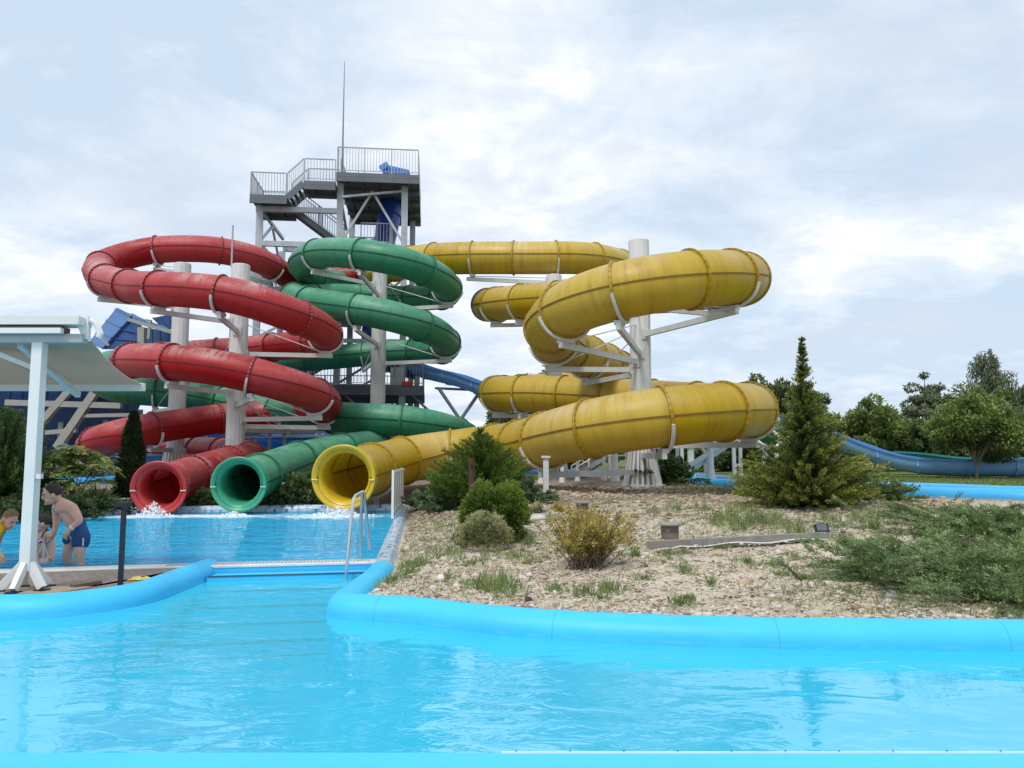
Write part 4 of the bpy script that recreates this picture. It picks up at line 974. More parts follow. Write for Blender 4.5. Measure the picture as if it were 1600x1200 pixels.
# ------------------------------------------------------------------ plants
def unit(a): return a / (np.linalg.norm(a, axis=-1, keepdims=True) + 1e-9)
def leafq(pos, ax, L, W, fold=0.0):
    # diamond leaves: pos (N,3), axis (N,3), length and width per leaf
    n = len(pos); ax = unit(ax); s = unit(np.cross(ax, RNG.normal(size=(n, 3))))
    L = np.broadcast_to(np.asarray(L), (n,))[:, None]; W = np.broadcast_to(np.asarray(W), (n,))[:, None]
    up = np.cross(s, ax)
    return np.stack([pos, pos + ax * L * 0.45 + s * W * 0.5 + up * W * fold, pos + ax * L, pos + ax * L * 0.45 - s * W * 0.5 + up * W * fold], 1).reshape(-1, 3)
class Leaves:
    def __init__(s): s.v = []; s.t = []
    def add(s, pos, ax, L, W, tone, fold=0.0):
        s.v.append(leafq(pos, ax, L, W, fold)); s.t.append(np.clip(np.broadcast_to(np.asarray(tone, dtype=float), (len(pos),)), 0, 1))
    def build(s, name, mat, parent):
        return rawmesh(name, np.concatenate(s.v), 4, mat, np.concatenate(s.t), parent)
def branch_curve(p0, d, L, n, droop):
    t = np.linspace(0, 1, n)[:, None]
    return np.asarray(p0) + np.asarray(d) * L * t + np.array([0, 0, -1.0]) * droop * L * t ** 2
def conifer_spray(lv, curve, leafL, leafW, per, spread, tone0, tonetip, start=0.15, taper=0.6):
    # feathery scale foliage along a branch: small sprigs leaving it at an angle, thicker in the middle
    n = len(curve); k = int(n * start)
    c = curve[k:]; tg = unit(np.gradient(curve, axis=0)[k:])
    u = np.linspace(start, 1, len(c))
    pos = np.repeat(c, per, 0); ax = np.repeat(tg, per, 0); uu = np.repeat(u, per)
    side = unit(np.cross(ax, RNG.normal(size=ax.shape)))
    a = unit(ax * 0.9 + side * RNG.uniform(0.35, 1.0, (len(ax), 1)))
    ext = spread * (1 - taper * uu)[:, None] * RNG.uniform(0.0, 1.0, (len(ax), 1))
    pos = pos + a * ext
    lv.add(pos, unit(a + ax * 0.4), leafL * RNG.uniform(0.6, 1.3, len(pos)), leafW * RNG.uniform(.7, 1.3, len(pos)), tone0 + (tonetip - tone0) * np.clip(uu * 0.6 + (ext[:, 0] / max(spread, 1e-6)) * 0.5, 0, 1) + RNG.normal(0, .10, len(pos)))
def wood(name, polys, mat, parent):
    mb = MB()
    for pts, r in polys: mb.tube(pts, r, 6, cap=True)
    return mb.build(name, mat, parent)
M_bark = plain("bark", (0.14, 0.105, 0.075), 0.9, 0, 0.35, 8, 0.3); M_barkg = plain("grey_bark", (0.22, 0.19, 0.165), 0.9, 0, 0.3, 8, 0.3)
M_jun = leafmat("juniper_green", (0.020, 0.037, 0.013), (0.094, 0.156, 0.045), (0.250, 0.325, 0.106), 0.2)
M_jung = leafmat("golden_juniper", (0.012, 0.024, 0.010), (0.066, 0.108, 0.026), (0.46, 0.48, 0.09), 0.2)
M_junb = leafmat("blue_juniper", (0.022, 0.040, 0.020), (0.106, 0.169, 0.077), (0.275, 0.362, 0.188), 0.2)
M_jung2 = leafmat("grey_green_juniper", (0.023, 0.044, 0.013), (0.130, 0.202, 0.068), (0.351, 0.442, 0.195), 0.2)
M_thuja = leafmat("thuja_green", (0.016, 0.036, 0.008), (0.085, 0.156, 0.023), (0.273, 0.351, 0.058), 0.22)
M_dthuja = leafmat("dark_thuja", (0.008,0.016,0.005), (0.024,0.048,0.014), (0.06,0.10,0.025), 0.15)
M_gold = leafmat("yellow_shrub", (0.103, 0.086, 0.014), (0.391, 0.310, 0.057), (0.713, 0.575, 0.184), 0.3)
M_pale = leafmat("pale_shrub", (0.081, 0.095, 0.034), (0.257, 0.270, 0.108), (0.567, 0.540, 0.270), 0.2)
M_weed = leafmat("weed_green", (0.057, 0.092, 0.023), (0.149, 0.230, 0.063), (0.345, 0.414, 0.149), 0.3)
M_sumac = leafmat("sumac_green", (0.036, 0.060, 0.014), (0.144, 0.204, 0.048), (0.360, 0.396, 0.120), 0.3)
M_leaf = leafmat("broad_leaf_green", (0.039, 0.062, 0.018), (0.169, 0.234, 0.058), (0.390, 0.455, 0.143), 0.35)
M_leafd = leafmat("dark_leaf_green", (0.023, 0.039, 0.013), (0.098, 0.143, 0.047), (0.247, 0.305, 0.111), 0.3)
M_birch = leafmat("grey_green_leaf", (0.050, 0.065, 0.037), (0.175, 0.219, 0.119), (0.375, 0.413, 0.263), 0.3)
def rdir(n):
    return unit(RNG.normal(size=(n, 3)))
# big conical golden juniper
def conical(label, base, H, prof, mat, nbr, leafL, leafW, per, spread, t0, t1, name="juniper_tree", cat="conifer", up=0.55, ragged=0.25, step=0.035):
    root = thing(name, label, cat, base); lv = Leaves(); wd = [([(base[0], base[1], base[2] - .1), (base[0], base[1], base[2] + H * .97)], [0.05 * H / 3, 0.008])]
    hs, rs = zip(*prof); b = np.array(base)
    for i in range(nbr):
        h = RNG.uniform(0, 1) ** 1.35; r = np.interp(h, hs, rs) * RNG.uniform(1 - ragged, 1 + ragged * 0.55)
        az = RNG.uniform(0, 2 * PI); el = min(1.2, up * (0.6 + 0.9 * h) + RNG.normal(0, .1))
        d = np.array([math.cos(az) * math.cos(el), math.sin(az) * math.cos(el), math.sin(el)])
        L = max(0.05, r / max(0.25, math.cos(el)))
        z0 = h * H - r * math.tan(el) * 0.75; z0 = max(0.02, z0)
        cv = branch_curve(b + np.array([0, 0, z0]), d, L, max(5, int(L / step)), 0.05)
        tt = RNG.normal(0, 0.10)
        conifer_spray(lv, cv, leafL * (1 - .45 * h), leafW * (1 - .3 * h), per, spread * min(1, L / .6), t0 + tt, t1 + tt, 0.10 if L > .5 else 0.05)
        if i % 5 == 0 and L > .4: wd.append(([tuple(cv[0]), tuple(cv[len(cv) // 2]), tuple(cv[-1])], [.012, .008, .003]))
    lv.build("foliage", mat, root); wood("trunk", wd, M_bark, root); return root
b = G(1262, 791)
sc_ = b.y / 1200
conical("tall golden tipped conical juniper standing on the gravel right of the coils", b, 262 * sc_, [(0, 1.0), (.08, 1.22), (.20, 1.12), (.31, .84), (.42, .56), (.54, .36), (.68, .21), (.82, .10), (1, .02)], M_jung, 860, .062, .018, 9, .10, .02, 1.0, up=.42, ragged=.42)
def sprawl(label, base, R, H, mat, nbr, leafL, leafW, per, spread, t0, t1, azr=(0, 2 * PI), step=.03, elr=(.15, .75), name="juniper_shrub", cat="shrub", group=None, cores=1, cr=0.0, droop=.18):
    root = thing(name, label, cat, base, 0, group); lv = Leaves(); wd = []
    for i in range(nbr):
        az = RNG.uniform(*azr); el = RNG.uniform(*elr)
        off = np.array([RNG.normal(0, cr), RNG.normal(0, cr * .6), 0]); p0 = np.array(base) + off; p0[2] = gz(p0[0], p0[1]) + .02
        d = np.array([math.cos(az) * math.cos(el), math.sin(az) * math.cos(el), math.sin(el)])
        L = R * RNG.uniform(.45, 1.05) * (1 - .25 * math.sin(el))
        L = min(L, H / max(.05, math.sin(el) - droop * .6))
        cv = branch_curve(p0, d, L, max(6, int(L / step)), droop); cv[:, 2] = np.maximum(cv[:, 2], p0[2] + .04)
        tt = RNG.normal(0, .12)
        conifer_spray(lv, cv, leafL, leafW, per, spread, t0 + tt, t1 + tt, .18)
        # side sprigs fan out near the tip
        for q in range(4):
            k = int(len(cv) * RNG.uniform(.35, .95)); dd = unit(cv[min(k + 1, len(cv) - 1)] - cv[k - 1] + RNG.normal(0, .02, 3)); sd_ = unit(np.cross(dd, [0, 0, 1.0])) * RNG.choice([-1, 1])
            c2 = branch_curve(cv[k], unit(dd + sd_ * .8 + np.array([0, 0, .15])), L * RNG.uniform(.15, .3), max(5, int(L * .25 / step)), .1)
            conifer_spray(lv, c2, leafL, leafW, per, spread * .7, t0 + tt, t1 + tt + .05, .05)
        if i % 4 == 0: wd.append(([tuple(cv[0]), tuple(cv[len(cv) // 2]), tuple(cv[int(len(cv) * .9)])], [.014, .008, .003]))
    lv.build("foliage", mat, root); wood("stems", wd, M_bark, root); return root
b = G(1495, 915); sprawl("wide grey green sprawling juniper at the right edge of the gravel", b, 1.25, .50, M_jung2, 240, .036, .009, 10, .075, .02, 1.05, cr=.5)
b = G(1605, 944); sprawl("pale fringed juniper hanging low over the gravel at the right picture edge", b, .75, .42, M_jung2, 90, .036, .009, 10, .075, .2, 1.05, cr=.3)
b = G(1590, 850); sprawl("taller back juniper rising behind the wide sprawling one at the right edge", b, 1.5, .48, M_jung2, 150, .042, .011, 9, .08, .02, 1.0, cr=.6)
b = G(1350, 784); sprawl("low dark green spreading juniper at the right foot of the tall conical juniper", b, 1.0, .6, M_jun, 90, .06, .017, 8, .10, .2, .75, cr=.3)
b = G(685, 790); sprawl("spreading blue green juniper right of the slatted fence", b, .78, 1.1, M_junb, 130, .065, .018, 8, .11, .18, .75, cr=.22, elr=(.2, 1.2))
b = G(708, 794); sprawl("low blue green juniper between the round thuja and the slatted fence", b, .75, .5, M_junb, 80, .06, .017, 8, .10, .22, .8, cr=.25)
b = G(815, 785); sprawl("small blue green juniper right of the dark conical shrub", b, .62, 1.1, M_junb, 46, .09, .028, 5, .11, .18, .58, cr=.2, elr=(.3, 1.3))
b = G(750, 787); conical("dark bushy conical conifer in front of the lower yellow tube", b, 116 * b.y / 1200, [(0, .95), (.2, 1.08), (.45, .95), (.65, .65), (.82, .30), (1, .03)], M_thuja, 430, .065, .022, 9, .13, .12, .78, name="conifer_shrub", cat="shrub", up=.6)
b = G(1048, 760); b.y += 1.0; sprawl("dark juniper growing beside the finned base of the front yellow coil column", b, 1.35, 1.5, M_jun, 90, .09, .03, 5, .12, .14, .45, cr=.3, elr=(.3, 1.3))
# round thuja, pale mound, yellow bush
def dome_shrub(label, base, rx, rz_, mat, n, leafL, leafW, t0, t1, name="thuja_shrub", gap=.25, sq=1.0):
    root = thing(name, label, "shrub", base); lv = Leaves(); b = np.array(base)
    m = n // 14; d = rdir(m); d[:, 2] = np.abs(d[:, 2]) * 1.0 - .12; d = unit(d)
    d = np.sign(d) * np.abs(d) ** sq
    lump = 1 + .10 * np.sin(d[:, 0] * 7 + 1) * np.sin(d[:, 2] * 6) + .07 * np.sin(d[:, 1] * 9)
    rr = RNG.uniform(1 - gap, 1.02, m) * lump
    pos = b + np.stack([d[:, 0] * rx * rr, d[:, 1] * rx * rr, .06 + np.maximum(0, d[:, 2] + .12) * rz_ * rr], 1)
    for k in range(14):
        a = unit(d * .9 + np.array([0, 0, .35]) + RNG.normal(0, .45, (m, 3)))
        p = pos + a * RNG.uniform(0, .06, (m, 1)) * rx * 2
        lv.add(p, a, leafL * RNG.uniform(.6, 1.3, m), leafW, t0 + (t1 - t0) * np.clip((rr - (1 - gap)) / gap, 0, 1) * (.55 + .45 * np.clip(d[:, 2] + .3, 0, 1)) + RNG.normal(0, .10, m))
    lv.build("foliage", mat, root)
    wd = [([(b[0] + RNG.normal(0, .04), b[1] + RNG.normal(0, .04), b[2] - .03), (b[0] + RNG.normal(0, rx * .4), b[1] + RNG.normal(0, rx * .4), b[2] + rz_ * .6)], [.012, .005]) for _ in range(9)]
    wood("stems", wd, M_bark, root); return root
b = G(772, 842); dome_shrub("dense round green thuja on the gravel behind the small pale mound", b, 46 * b.y / 1200, 66 * b.y / 1200, M_thuja, 34000, .05, .014, .15, .85, gap=.3, sq=.62)
b = G(757, 857); dome_shrub("small pale yellowish mound shrub in front of the round thuja", b, 38 * b.y / 1200, 40 * b.y / 1200, M_pale, 9000, .035, .010, .25, .8, name="mound_shrub")
b = G(722, 852); dome_shrub("tiny dry shrub left of the small pale mound", b, 13 * b.y / 1200, 18 * b.y / 1200, M_pale, 1500, .03, .008, .2, .65, name="mound_shrub")
def twiggy(label, base, R, H, mat, nst, lpl, leafL, leafW, name="twiggy_shrub", trange=(.15, 1.0)):
    root = thing(name, label, "shrub", base); lv = Leaves(); wd = []; b = np.array(base)
    for i in range(nst):
        az = RNG.uniform(0, 2 * PI); tilt = RNG.uniform(.05, .95)
        d = np.array([math.cos(az) * math.sin(tilt), math.sin(az) * math.sin(tilt), math.cos(tilt)])
        L = min(H / math.cos(tilt) * RNG.uniform(.75, 1.12), R / max(.1, math.sin(tilt)) * RNG.uniform(.8, 1.1))
        p0 = b + np.array([RNG.normal(0, R * .18), RNG.normal(0, R * .18), -.02])
        cv = branch_curve(p0, d, L, 10, -.05); wd.append(([tuple(q) for q in cv[::3]], [.006, .005, .004, .002][:len(cv[::3])]))
        for k in range(lpl):
            u = RNG.uniform(.3, 1.05) ** .7; i0 = min(9, int(u * 9)); c = cv[i0] + RNG.normal(0, R * .075, 3)
            n = 14; a = unit(d * .5 + RNG.normal(0, .7, (n, 3)) + np.array([0, 0, .4])); tt = RNG.uniform(*trange) 
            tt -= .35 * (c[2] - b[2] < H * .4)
            lv.add(c + RNG.normal(0, .02, (n, 3)), a, leafL * RNG.uniform(.6, 1.3, n), leafW, tt + RNG.normal(0, .08, n))
    lv.build("foliage", mat, root); wood("stems", wd, M_bark, root); return root
b = G(918, 888); twiggy("yellowing sparse twiggy bush in the middle of the gravel garden", b, 66 * b.y / 1200, 92 * b.y / 1200, M_gold, 90, 11, .03, .012)
b = G(838, 805); twiggy("little yellow green plant beside the flat round stone slab", b, .10, .22, M_pale, 14, 5, .05, .014, name="garden_plant")
b = G(872, 800); twiggy("little yellow green plant behind the twiggy bush", b, .09, .14, M_gold, 10, 5, .05, .014, name="garden_plant")
# dark cypress, bushes and sumac beyond the left end of the splash pool
def cypress(label, base, H, R, mat, n):
    root = thing("cypress_tree", label, "conifer", base); lv = Leaves(); b = np.array(base)
    h = RNG.uniform(0, 1, n); az = RNG.uniform(0, 2 * PI, n)
    r = R * np.interp(h, [0, .08, .3, .6, .85, 1], [.85, 1, .96, .68, .36, .04]) * RNG.uniform(.62, 1.04, n) * (1 + .10 * np.sin(az * 3 + h * 21))
    pos = b + np.stack([np.cos(az) * r, np.sin(az) * r, h * H * .96], 1); a = unit(np.stack([np.cos(az) * .45, np.sin(az) * .45, np.full(n, .9)], 1) + RNG.normal(0, .25, (n, 3)))
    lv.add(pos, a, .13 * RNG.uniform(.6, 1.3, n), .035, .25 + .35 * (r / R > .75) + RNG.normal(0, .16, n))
    lv.build("foliage", mat, root); wood("trunk", [([(b[0], b[1], b[2] - .1), (b[0], b[1], b[2] + H * .8)], [.06, .02])], M_bark, root)
def onbed(px, py, d):
    q = P(px, py, d); q.z = gz(q.x, q.y); return q
b = onbed(203, 785, 20.6); cypress("narrow dark green cypress behind the pool, left of the red mouth", b, P(208, 641, 20.6).z - b.z, .37, M_dthuja, 14000)
b = onbed(-10, 790, 18.6); conical("large upright grey green juniper at the far left behind the post", b, 2.5, [(0, 1.0), (.3, 1.05), (.6, .85), (.85, .5), (1, .05)], M_jun, 420, .11, .03, 5, .15, .12, .55, name="juniper_tree", up=.95, ragged=.3)
b = onbed(20, 795, 17.4); sprawl("dark low juniper in front of the upright grey green one at far left", b, 1.2, .8, M_jun, 80, .10, .03, 5, .12, .08, .42, cr=.6)
b = onbed(100, 795, 18.6); sprawl("dark low bush under the sumac behind the bending man", b, .9, .8, M_jun, 60, .10, .03, 5, .12, .05, .34, cr=.4)
def sumac(label, base, H, R, n):
    root = thing("sumac_shrub", label, "shrub", base); lv = Leaves(); wd = []; b = np.array(base)
    for i in range(n):
        az = RNG.uniform(0, 2 * PI); tl = RNG.uniform(.1, .9); L = H * RNG.uniform(.45, 1.0)
        tip = b + np.array([math.cos(az) * math.sin(tl) * R, math.sin(az) * math.sin(tl) * R * .8, L * (1.05 - .3 * tl)])
        wd.append(([tuple(b + RNG.normal(0, .1, 3) * [1, 1, 0]), tuple(b * .5 + tip * .5 + [0, 0, .1]), tuple(tip)], [.014, .010, .005]))
        for k in range(9):
            fa = RNG.uniform(0, 2 * PI); d = unit(np.array([math.cos(fa), math.sin(fa), RNG.uniform(-.1, .7)]))
            fl = RNG.uniform(.4, .65); cv = branch_curve(tip, d, fl, 13, .45); tg = unit(np.gradient(cv, axis=0)); sd_ = unit(np.cross(tg, [0, 0, 1.0])); tt = RNG.uniform(.25, .95)
            for sg in (-1, 1):
                a = unit(tg * .45 + sd_ * sg + np.array([0, 0, -.15]))
                L2 = .15 * np.interp(np.linspace(0, 1, 13), [0, .2, .7, 1], [.5, 1, .9, .4])
                lv.add(cv, a, L2, .042, tt + RNG.normal(0, .07, 13), .1)
    lv.build("foliage", M_sumac, root); wood("stems", wd, M_bark, root)
b = onbed(112, 785, 19.6); sumac("feathery light green sumac behind the bending man", b, 1.75, 1.15, 22)
def yucca(label, base, R, n, mat):
    root = thing("yucca_plant", label, "plant", base); lv = Leaves(); b = np.array(base); d = rdir(n); d[:, 2] = np.abs(d[:, 2]) * .8 + .15; d = unit(d)
    lv.add(np.repeat(b[None] + [0, 0, .15], n, 0), d, R * RNG.uniform(.7, 1.1, n), .045, RNG.uniform(.1, .6, n), .2); lv.build("leaves", mat, root)
b = onbed(150, 780, 18.9); yucca("spiky dark yucca behind the pool rim beside the cypress", b, .62, 160, M_jun)
for px, py, d, R, lab in ((322, 783, 20.4, .36, "low leafy shrub under the red tube between red and green mouths"), (352, 764, 21.6, .33, "leafy shrub standing between the red and green exit tubes"), (455, 783, 20.9, .75, "low leafy shrub between the green and yellow slide mouths"), (436, 757, 21.6, .42, "upright leafy shrub against the side of the green exit tube"), (500, 778, 21.6, .45, "low dark leafy shrub just left of the yellow mouth")):
    b = onbed(px, py, d); dome_shrub(lab, b, R, R * .95, M_leafd if R != .42 else M_leaf, 5200, .10, .045, .2, .8, name="leafy_shrub", gap=.5)
# ------------------------------------------------------------------ background trees and house
def tree(label, base, H, R, mat, nclump, leaf, name="broadleaf_tree", trunk_h=.3, flat=.8, bark=M_bark, group="trees beyond the water park", lean=0, npc=170, loose=1.0, point=.25):
    root = thing(name, label, "tree", base, 0, group); b = np.array(base); lv = Leaves(); wd = []
    top = b + np.array([lean, 0, H]); ct = b + np.array([lean * .5, 0, H * (trunk_h + (1 - trunk_h) * .5)]); rz_ = H * (1 - trunk_h) * .5
    wd.append(([tuple(b - [0, 0, .2]), tuple(b + [lean * .1, 0, H * trunk_h]), tuple(ct + [0, 0, rz_ * .6])], [.028 * H * .7, .02 * H * .7, .006 * H]))
    for i in range(nclump):
        d = rdir(1)[0]; rr = RNG.uniform(.25, 1.0) ** .6; c = ct + d * [R * rr, R * rr, rz_ * rr] * (1 + .22 * math.sin(d[0] * 5 + base[0]) * math.sin(d[2] * 4 + base[1]))
        k_ = 1 - point * max(0, d[2] * rr); c[0] = ct[0] + (c[0] - ct[0]) * k_; c[1] = ct[1] + (c[1] - ct[1]) * k_
        if d[2] < -.2: c[2] += rz_ * .15
        if i % 3 == 0: wd.append(([tuple(b + [lean * .2, 0, H * trunk_h * RNG.uniform(.8, 1.4)]), tuple((c + ct) / 2 - [0, 0, .05 * H]), tuple(c)], [.010 * H, .006 * H, .002 * H]))
        cr = R * RNG.uniform(.10, .34) * loose; n = int(npc * (cr / R) / .22); dd = rdir(n); rad = RNG.uniform(.3, 1.0, (n, 1)) ** .5
        pos = c + dd * rad * cr * [1, 1, flat]; tt = RNG.normal(.45, .13)
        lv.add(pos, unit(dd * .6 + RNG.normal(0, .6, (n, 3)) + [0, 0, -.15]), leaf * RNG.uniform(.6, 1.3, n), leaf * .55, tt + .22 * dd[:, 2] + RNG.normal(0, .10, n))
    lv.build("crown", mat, root); wood("trunk", wd, bark, root); return root
def weeping(label, base, H, R, mat):
    root = thing("weeping_tree", label, "tree", base, 0, "trees beyond the water park"); b = np.array(base); lv = Leaves(); wd = [([tuple(b - [0, 0, .2]), tuple(b + [.1, 0, H * .5]), tuple(b + [-.5, 0, H * .95])], [.16, .10, .03])]
    for i in range(95):
        h = RNG.uniform(.12, 1.0); az = RNG.uniform(0, 2 * PI); r = R * (1.15 - h * .85) * RNG.uniform(.3, 1.1)
        p0 = b + [(-.5) * h, 0, H * h]; c = branch_curve(p0, np.array([math.cos(az), math.sin(az), .5]), r, 10, .5)
        wd.append(([tuple(c[0]), tuple(c[5]), tuple(c[-1])], [.03, .018, .008]))
        for k in range(3, 10):
            n = 24; L = RNG.uniform(.6, 2.4) * (.5 + h * .5); t = RNG.uniform(0, 1, n)
            pos = c[k] + np.stack([RNG.normal(0, .05, n), RNG.normal(0, .05, n), -t * L], 1)
            lv.add(pos, unit(RNG.normal(0, .4, (n, 3)) + [0, 0, -1]), .2 * RNG.uniform(.6, 1.3, n), .07, RNG.normal(.42, .15, n))
    lv.build("crown", mat, root); wood("trunk", wd, M_barkg, root)
def tr(label, px, ytop, wpx, d, mat, n=60, leaf=.26, **k):
    p = P(px, 740, d); z0 = .5; H = P(px, ytop, d).z - z0
    tree(label, (p.x, p.y, z0), H, wpx / 2 / 1200 * d, mat, n, leaf, **k)
tr("small roadside tree with one thin trunk on the lawn before the blue chute", 1526, 612, 150, 30.5, M_leaf, 95, .15, trunk_h=.2, bark=M_barkg, npc=190, loose=.95)
p = P(1570, 740, 46); weeping("tall weeping grey green tree at the right edge, highest of the row", (p.x, p.y, .5), P(1570, 545, 46).z - .5, 3.0, M_birch)
tr("loose pointed grey green tree left of the tall weeping tree", 1452, 580, 95, 47, M_birch, 75, .20, trunk_h=.06, flat=.6, point=.85, loose=.7)
tr("broad yellow green tree above the orange roof", 1368, 620, 105, 44, M_leaf, 60, .22, trunk_h=.2)
tr("dense dark tree at the right end of the row", 1610, 600, 100, 50, M_leafd, 60, .26, trunk_h=.1)
tr("dark green tree just right of the lower yellow coil", 1205, 586, 100, 48, M_leafd, 60, .24, trunk_h=.1)
tr("mid green tree behind the top of the tall conical juniper", 1262, 592, 90, 50, M_leaf, 60, .24, trunk_h=.1)
tr("bushy tree between the forked stanchion and the yellow coils", 790, 642, 100, 52, M_leafd, 50, .24, trunk_h=.1)
tr("tree whose top shows above the lower back run of the yellow coil", 858, 570, 120, 58, M_leafd, 60, .28, trunk_h=.1)
tr("tree behind the front yellow coil column", 985, 604, 120, 58, M_leafd, 50, .28, trunk_h=.1)
tr("tree seen through the gap below the red and green coils", 430, 596, 150, 60, M_leafd, 50, .3, trunk_h=.1)
tr("pale green tree behind the red coil columns", 330, 600, 140, 60, M_leaf, 50, .3, trunk_h=.1)
tr("tree at the far left behind the panelled blue slide", 60, 640, 160, 58, M_leafd, 40, .3, trunk_h=.1)
tr("tree behind the foot of the steel tower", 600, 628, 150, 62, M_leafd, 50, .3, trunk_h=.1)
hl = ["low hedge bush behind the white steel frame", "low hedge bush right of the white steel frame", "dark bush left of the orange roof", "dark bush right of the orange roof", "dark bush behind the thin trunked lawn tree", "dark bush at the right end of the row", "dark bush behind the yellow mouth", "dark bush behind the lower yellow coil's left bend", "dark bush below the red coil columns", "dark bush behind the panelled blue slide", "dark bush behind the steel gantry"]
for (px, yt, wp, d), lab in zip([(1060, 672, 150, 44), (1150, 668, 130, 45), (1270, 655, 140, 46), (1420, 662, 120, 46), (1500, 655, 130, 48), (1590, 665, 130, 47), (600, 690, 170, 50), (880, 676, 190, 46), (320, 672, 190, 52), (130, 680, 170, 46), (470, 668, 190, 52)], hl):
    tr(lab, px, yt, wp, d, M_leafd, 46, .24, name="hedge_bush", trunk_h=.02, group="dark bushes along the park edge", npc=190)
p = P(1372, 745, 56); hs = thing("house", "house with an orange tiled roof among the trees at right", "house", (p.x, p.y, .5))
zt = P(1372, 650, 56).z; ze = P(1372, 690, 56).z
MB().box((p.x, p.y + 2, (ze + .5) / 2), (5.6, 5, ze - .5)).build("wall", plain("cream_render", (.5, .44, .36), .8), hs, smooth=0)
MB().add([(p.x - 3.1, p.y - .8, ze - .1), (p.x + 3.1, p.y - .8, ze - .1), (p.x + 3.1, p.y + 4.8, ze - .1), (p.x - 3.1, p.y + 4.8, ze - .1), (p.x - 1.3, p.y + 2, zt), (p.x + 1.3, p.y + 2, zt)], [(0, 1, 5, 4), (1, 2, 5), (2, 3, 4, 5), (3, 0, 4), (3, 2, 1, 0)]).build("roof", plain("orange_roof_tiles", (.40, .16, .085), .8, 0, .3, 6, .3), hs, smooth=0)
for s_ in (-1.4, 1.2): MB().box((p.x + s_, p.y - .53, ze - .9), (.9, .08, 1.1)).build("window", plain("window_dark", (.03, .04, .05), .15), hs, smooth=0)
# ------------------------------------------------------------------ gravel pebbles and weeds (nobody could count them)
def pebbles(n, name, y0, y1, pw, mean, dark):
    ph = (1 + 5 ** .5) / 2
    iv = unit(np.array([(-1, ph, 0), (1, ph, 0), (-1, -ph, 0), (1, -ph, 0), (0, -1, ph), (0, 1, ph), (0, -1, -ph), (0, 1, -ph), (ph, 0, -1), (ph, 0, 1), (-ph, 0, -1), (-ph, 0, 1)], dtype=float))
    it = np.array([(0, 11, 5), (0, 5, 1), (0, 1, 7), (0, 7, 10), (0, 10, 11), (1, 5, 9), (5, 11, 4), (11, 10, 2), (10, 7, 6), (7, 1, 8), (3, 9, 4), (3, 4, 2), (3, 2, 6), (3, 6, 8), (3, 8, 9), (4, 9, 5), (2, 4, 11), (6, 2, 10), (8, 6, 7), (9, 8, 1)])
    y = y0 + (y1 - y0) * RNG.uniform(0, 1, n * 2) ** pw; x = RNG.uniform(-2.4, 8.6, n * 2) * (.45 + .55 * y / 15) 
    ok = ~in_poly(x, y, near_poly) & ~in_poly(x, y, far_poly) & (river_dist(x, y) > 1.3)
    edge = np.interp(x, [q.x for q in right_pts[5:]], [q.y for q in right_pts[5:]]); ok &= (y > edge + .20) | (x < -.9)
    rx = np.interp(y, [q.y for q in reversed(right_pts[:5])] + [q.y for q in rim_pts], [q.x for q in reversed(right_pts[:5])] + [q.x for q in rim_pts]); ok &= x > rx + .2
    x = x[ok][:n]; y = y[ok][:n]; n = len(x)
    patch = np.sin(x * 1.3 + 2) * np.sin(y * .9 + x * .4) ; keep = RNG.uniform(0, 1, n) < .55 + .45 * (patch > -.35); x = x[keep]; y = y[keep]; n = len(x)
    s = np.clip(RNG.lognormal(math.log(mean), .5, n), .005, .07); z = ground_base(x, y)
    sc = s[:, None] * RNG.uniform(.6, 1.5, (n, 3)) * [1, 1, .55]; rot = RNG.uniform(0, 2 * PI, n)
    v = iv[None] * sc[:, None, :] * RNG.uniform(.75, 1.2, (n, 12, 1)); c, sn = np.cos(rot)[:, None], np.sin(rot)[:, None]
    v = np.stack([v[..., 0] * c - v[..., 1] * sn, v[..., 0] * sn + v[..., 1] * c, v[..., 2]], -1) + np.stack([x, y, z + s * .25], -1)[:, None, :]
    f = (it[None] + (np.arange(n) * 12)[:, None, None]).reshape(-1).astype(np.int32)
    me = bpy.data.meshes.new(name); me.vertices.add(n * 12); me.vertices.foreach_set("co", v.astype(np.float32).ravel()); me.loops.add(len(f)); me.loops.foreach_set("vertex_index", f)
    me.polygons.add(len(f) // 3); me.polygons.foreach_set("loop_start", np.arange(0, len(f), 3, dtype=np.int32)); me.polygons.foreach_set("use_smooth", np.ones(len(f) // 3, dtype=bool))
    a = me.attributes.new("tone", "FLOAT", "POINT"); a.data.foreach_set("value", np.repeat(RNG.uniform(0, 1, n) * dark, 12).astype(np.float32))
    t = NT("pebble_stone"); nz = t.noise(t.pos(), 30, 3)
    c_ = t.ramp(t.attr(), [(0, (.07, .052, .038)), (.10, (.29, .22, .15)), (.33, (.48, .39, .28)), (.58, (.59, .52, .42)), (.80, (.66, .61, .53)), (.92, (.33, .31, .285)), (1, (.74, .72, .68))])
    c_ = t.mix(t.math("MULTIPLY", nz, .4), c_, (.34, .26, .17)); me.materials.append(t.done(t.bsdf(c_, .8, 0, .3)))
    me.update(calc_edges=True); o = bpy.data.objects.new(name, me); COL.objects.link(o); o["kind"] = "stuff"
pebbles(58000, "gravel", 5.9, 14.0, 1.4, .0105, 1.0)
pebbles(9000, "rubble", 12.8, 23.5, .85, .026, .42)
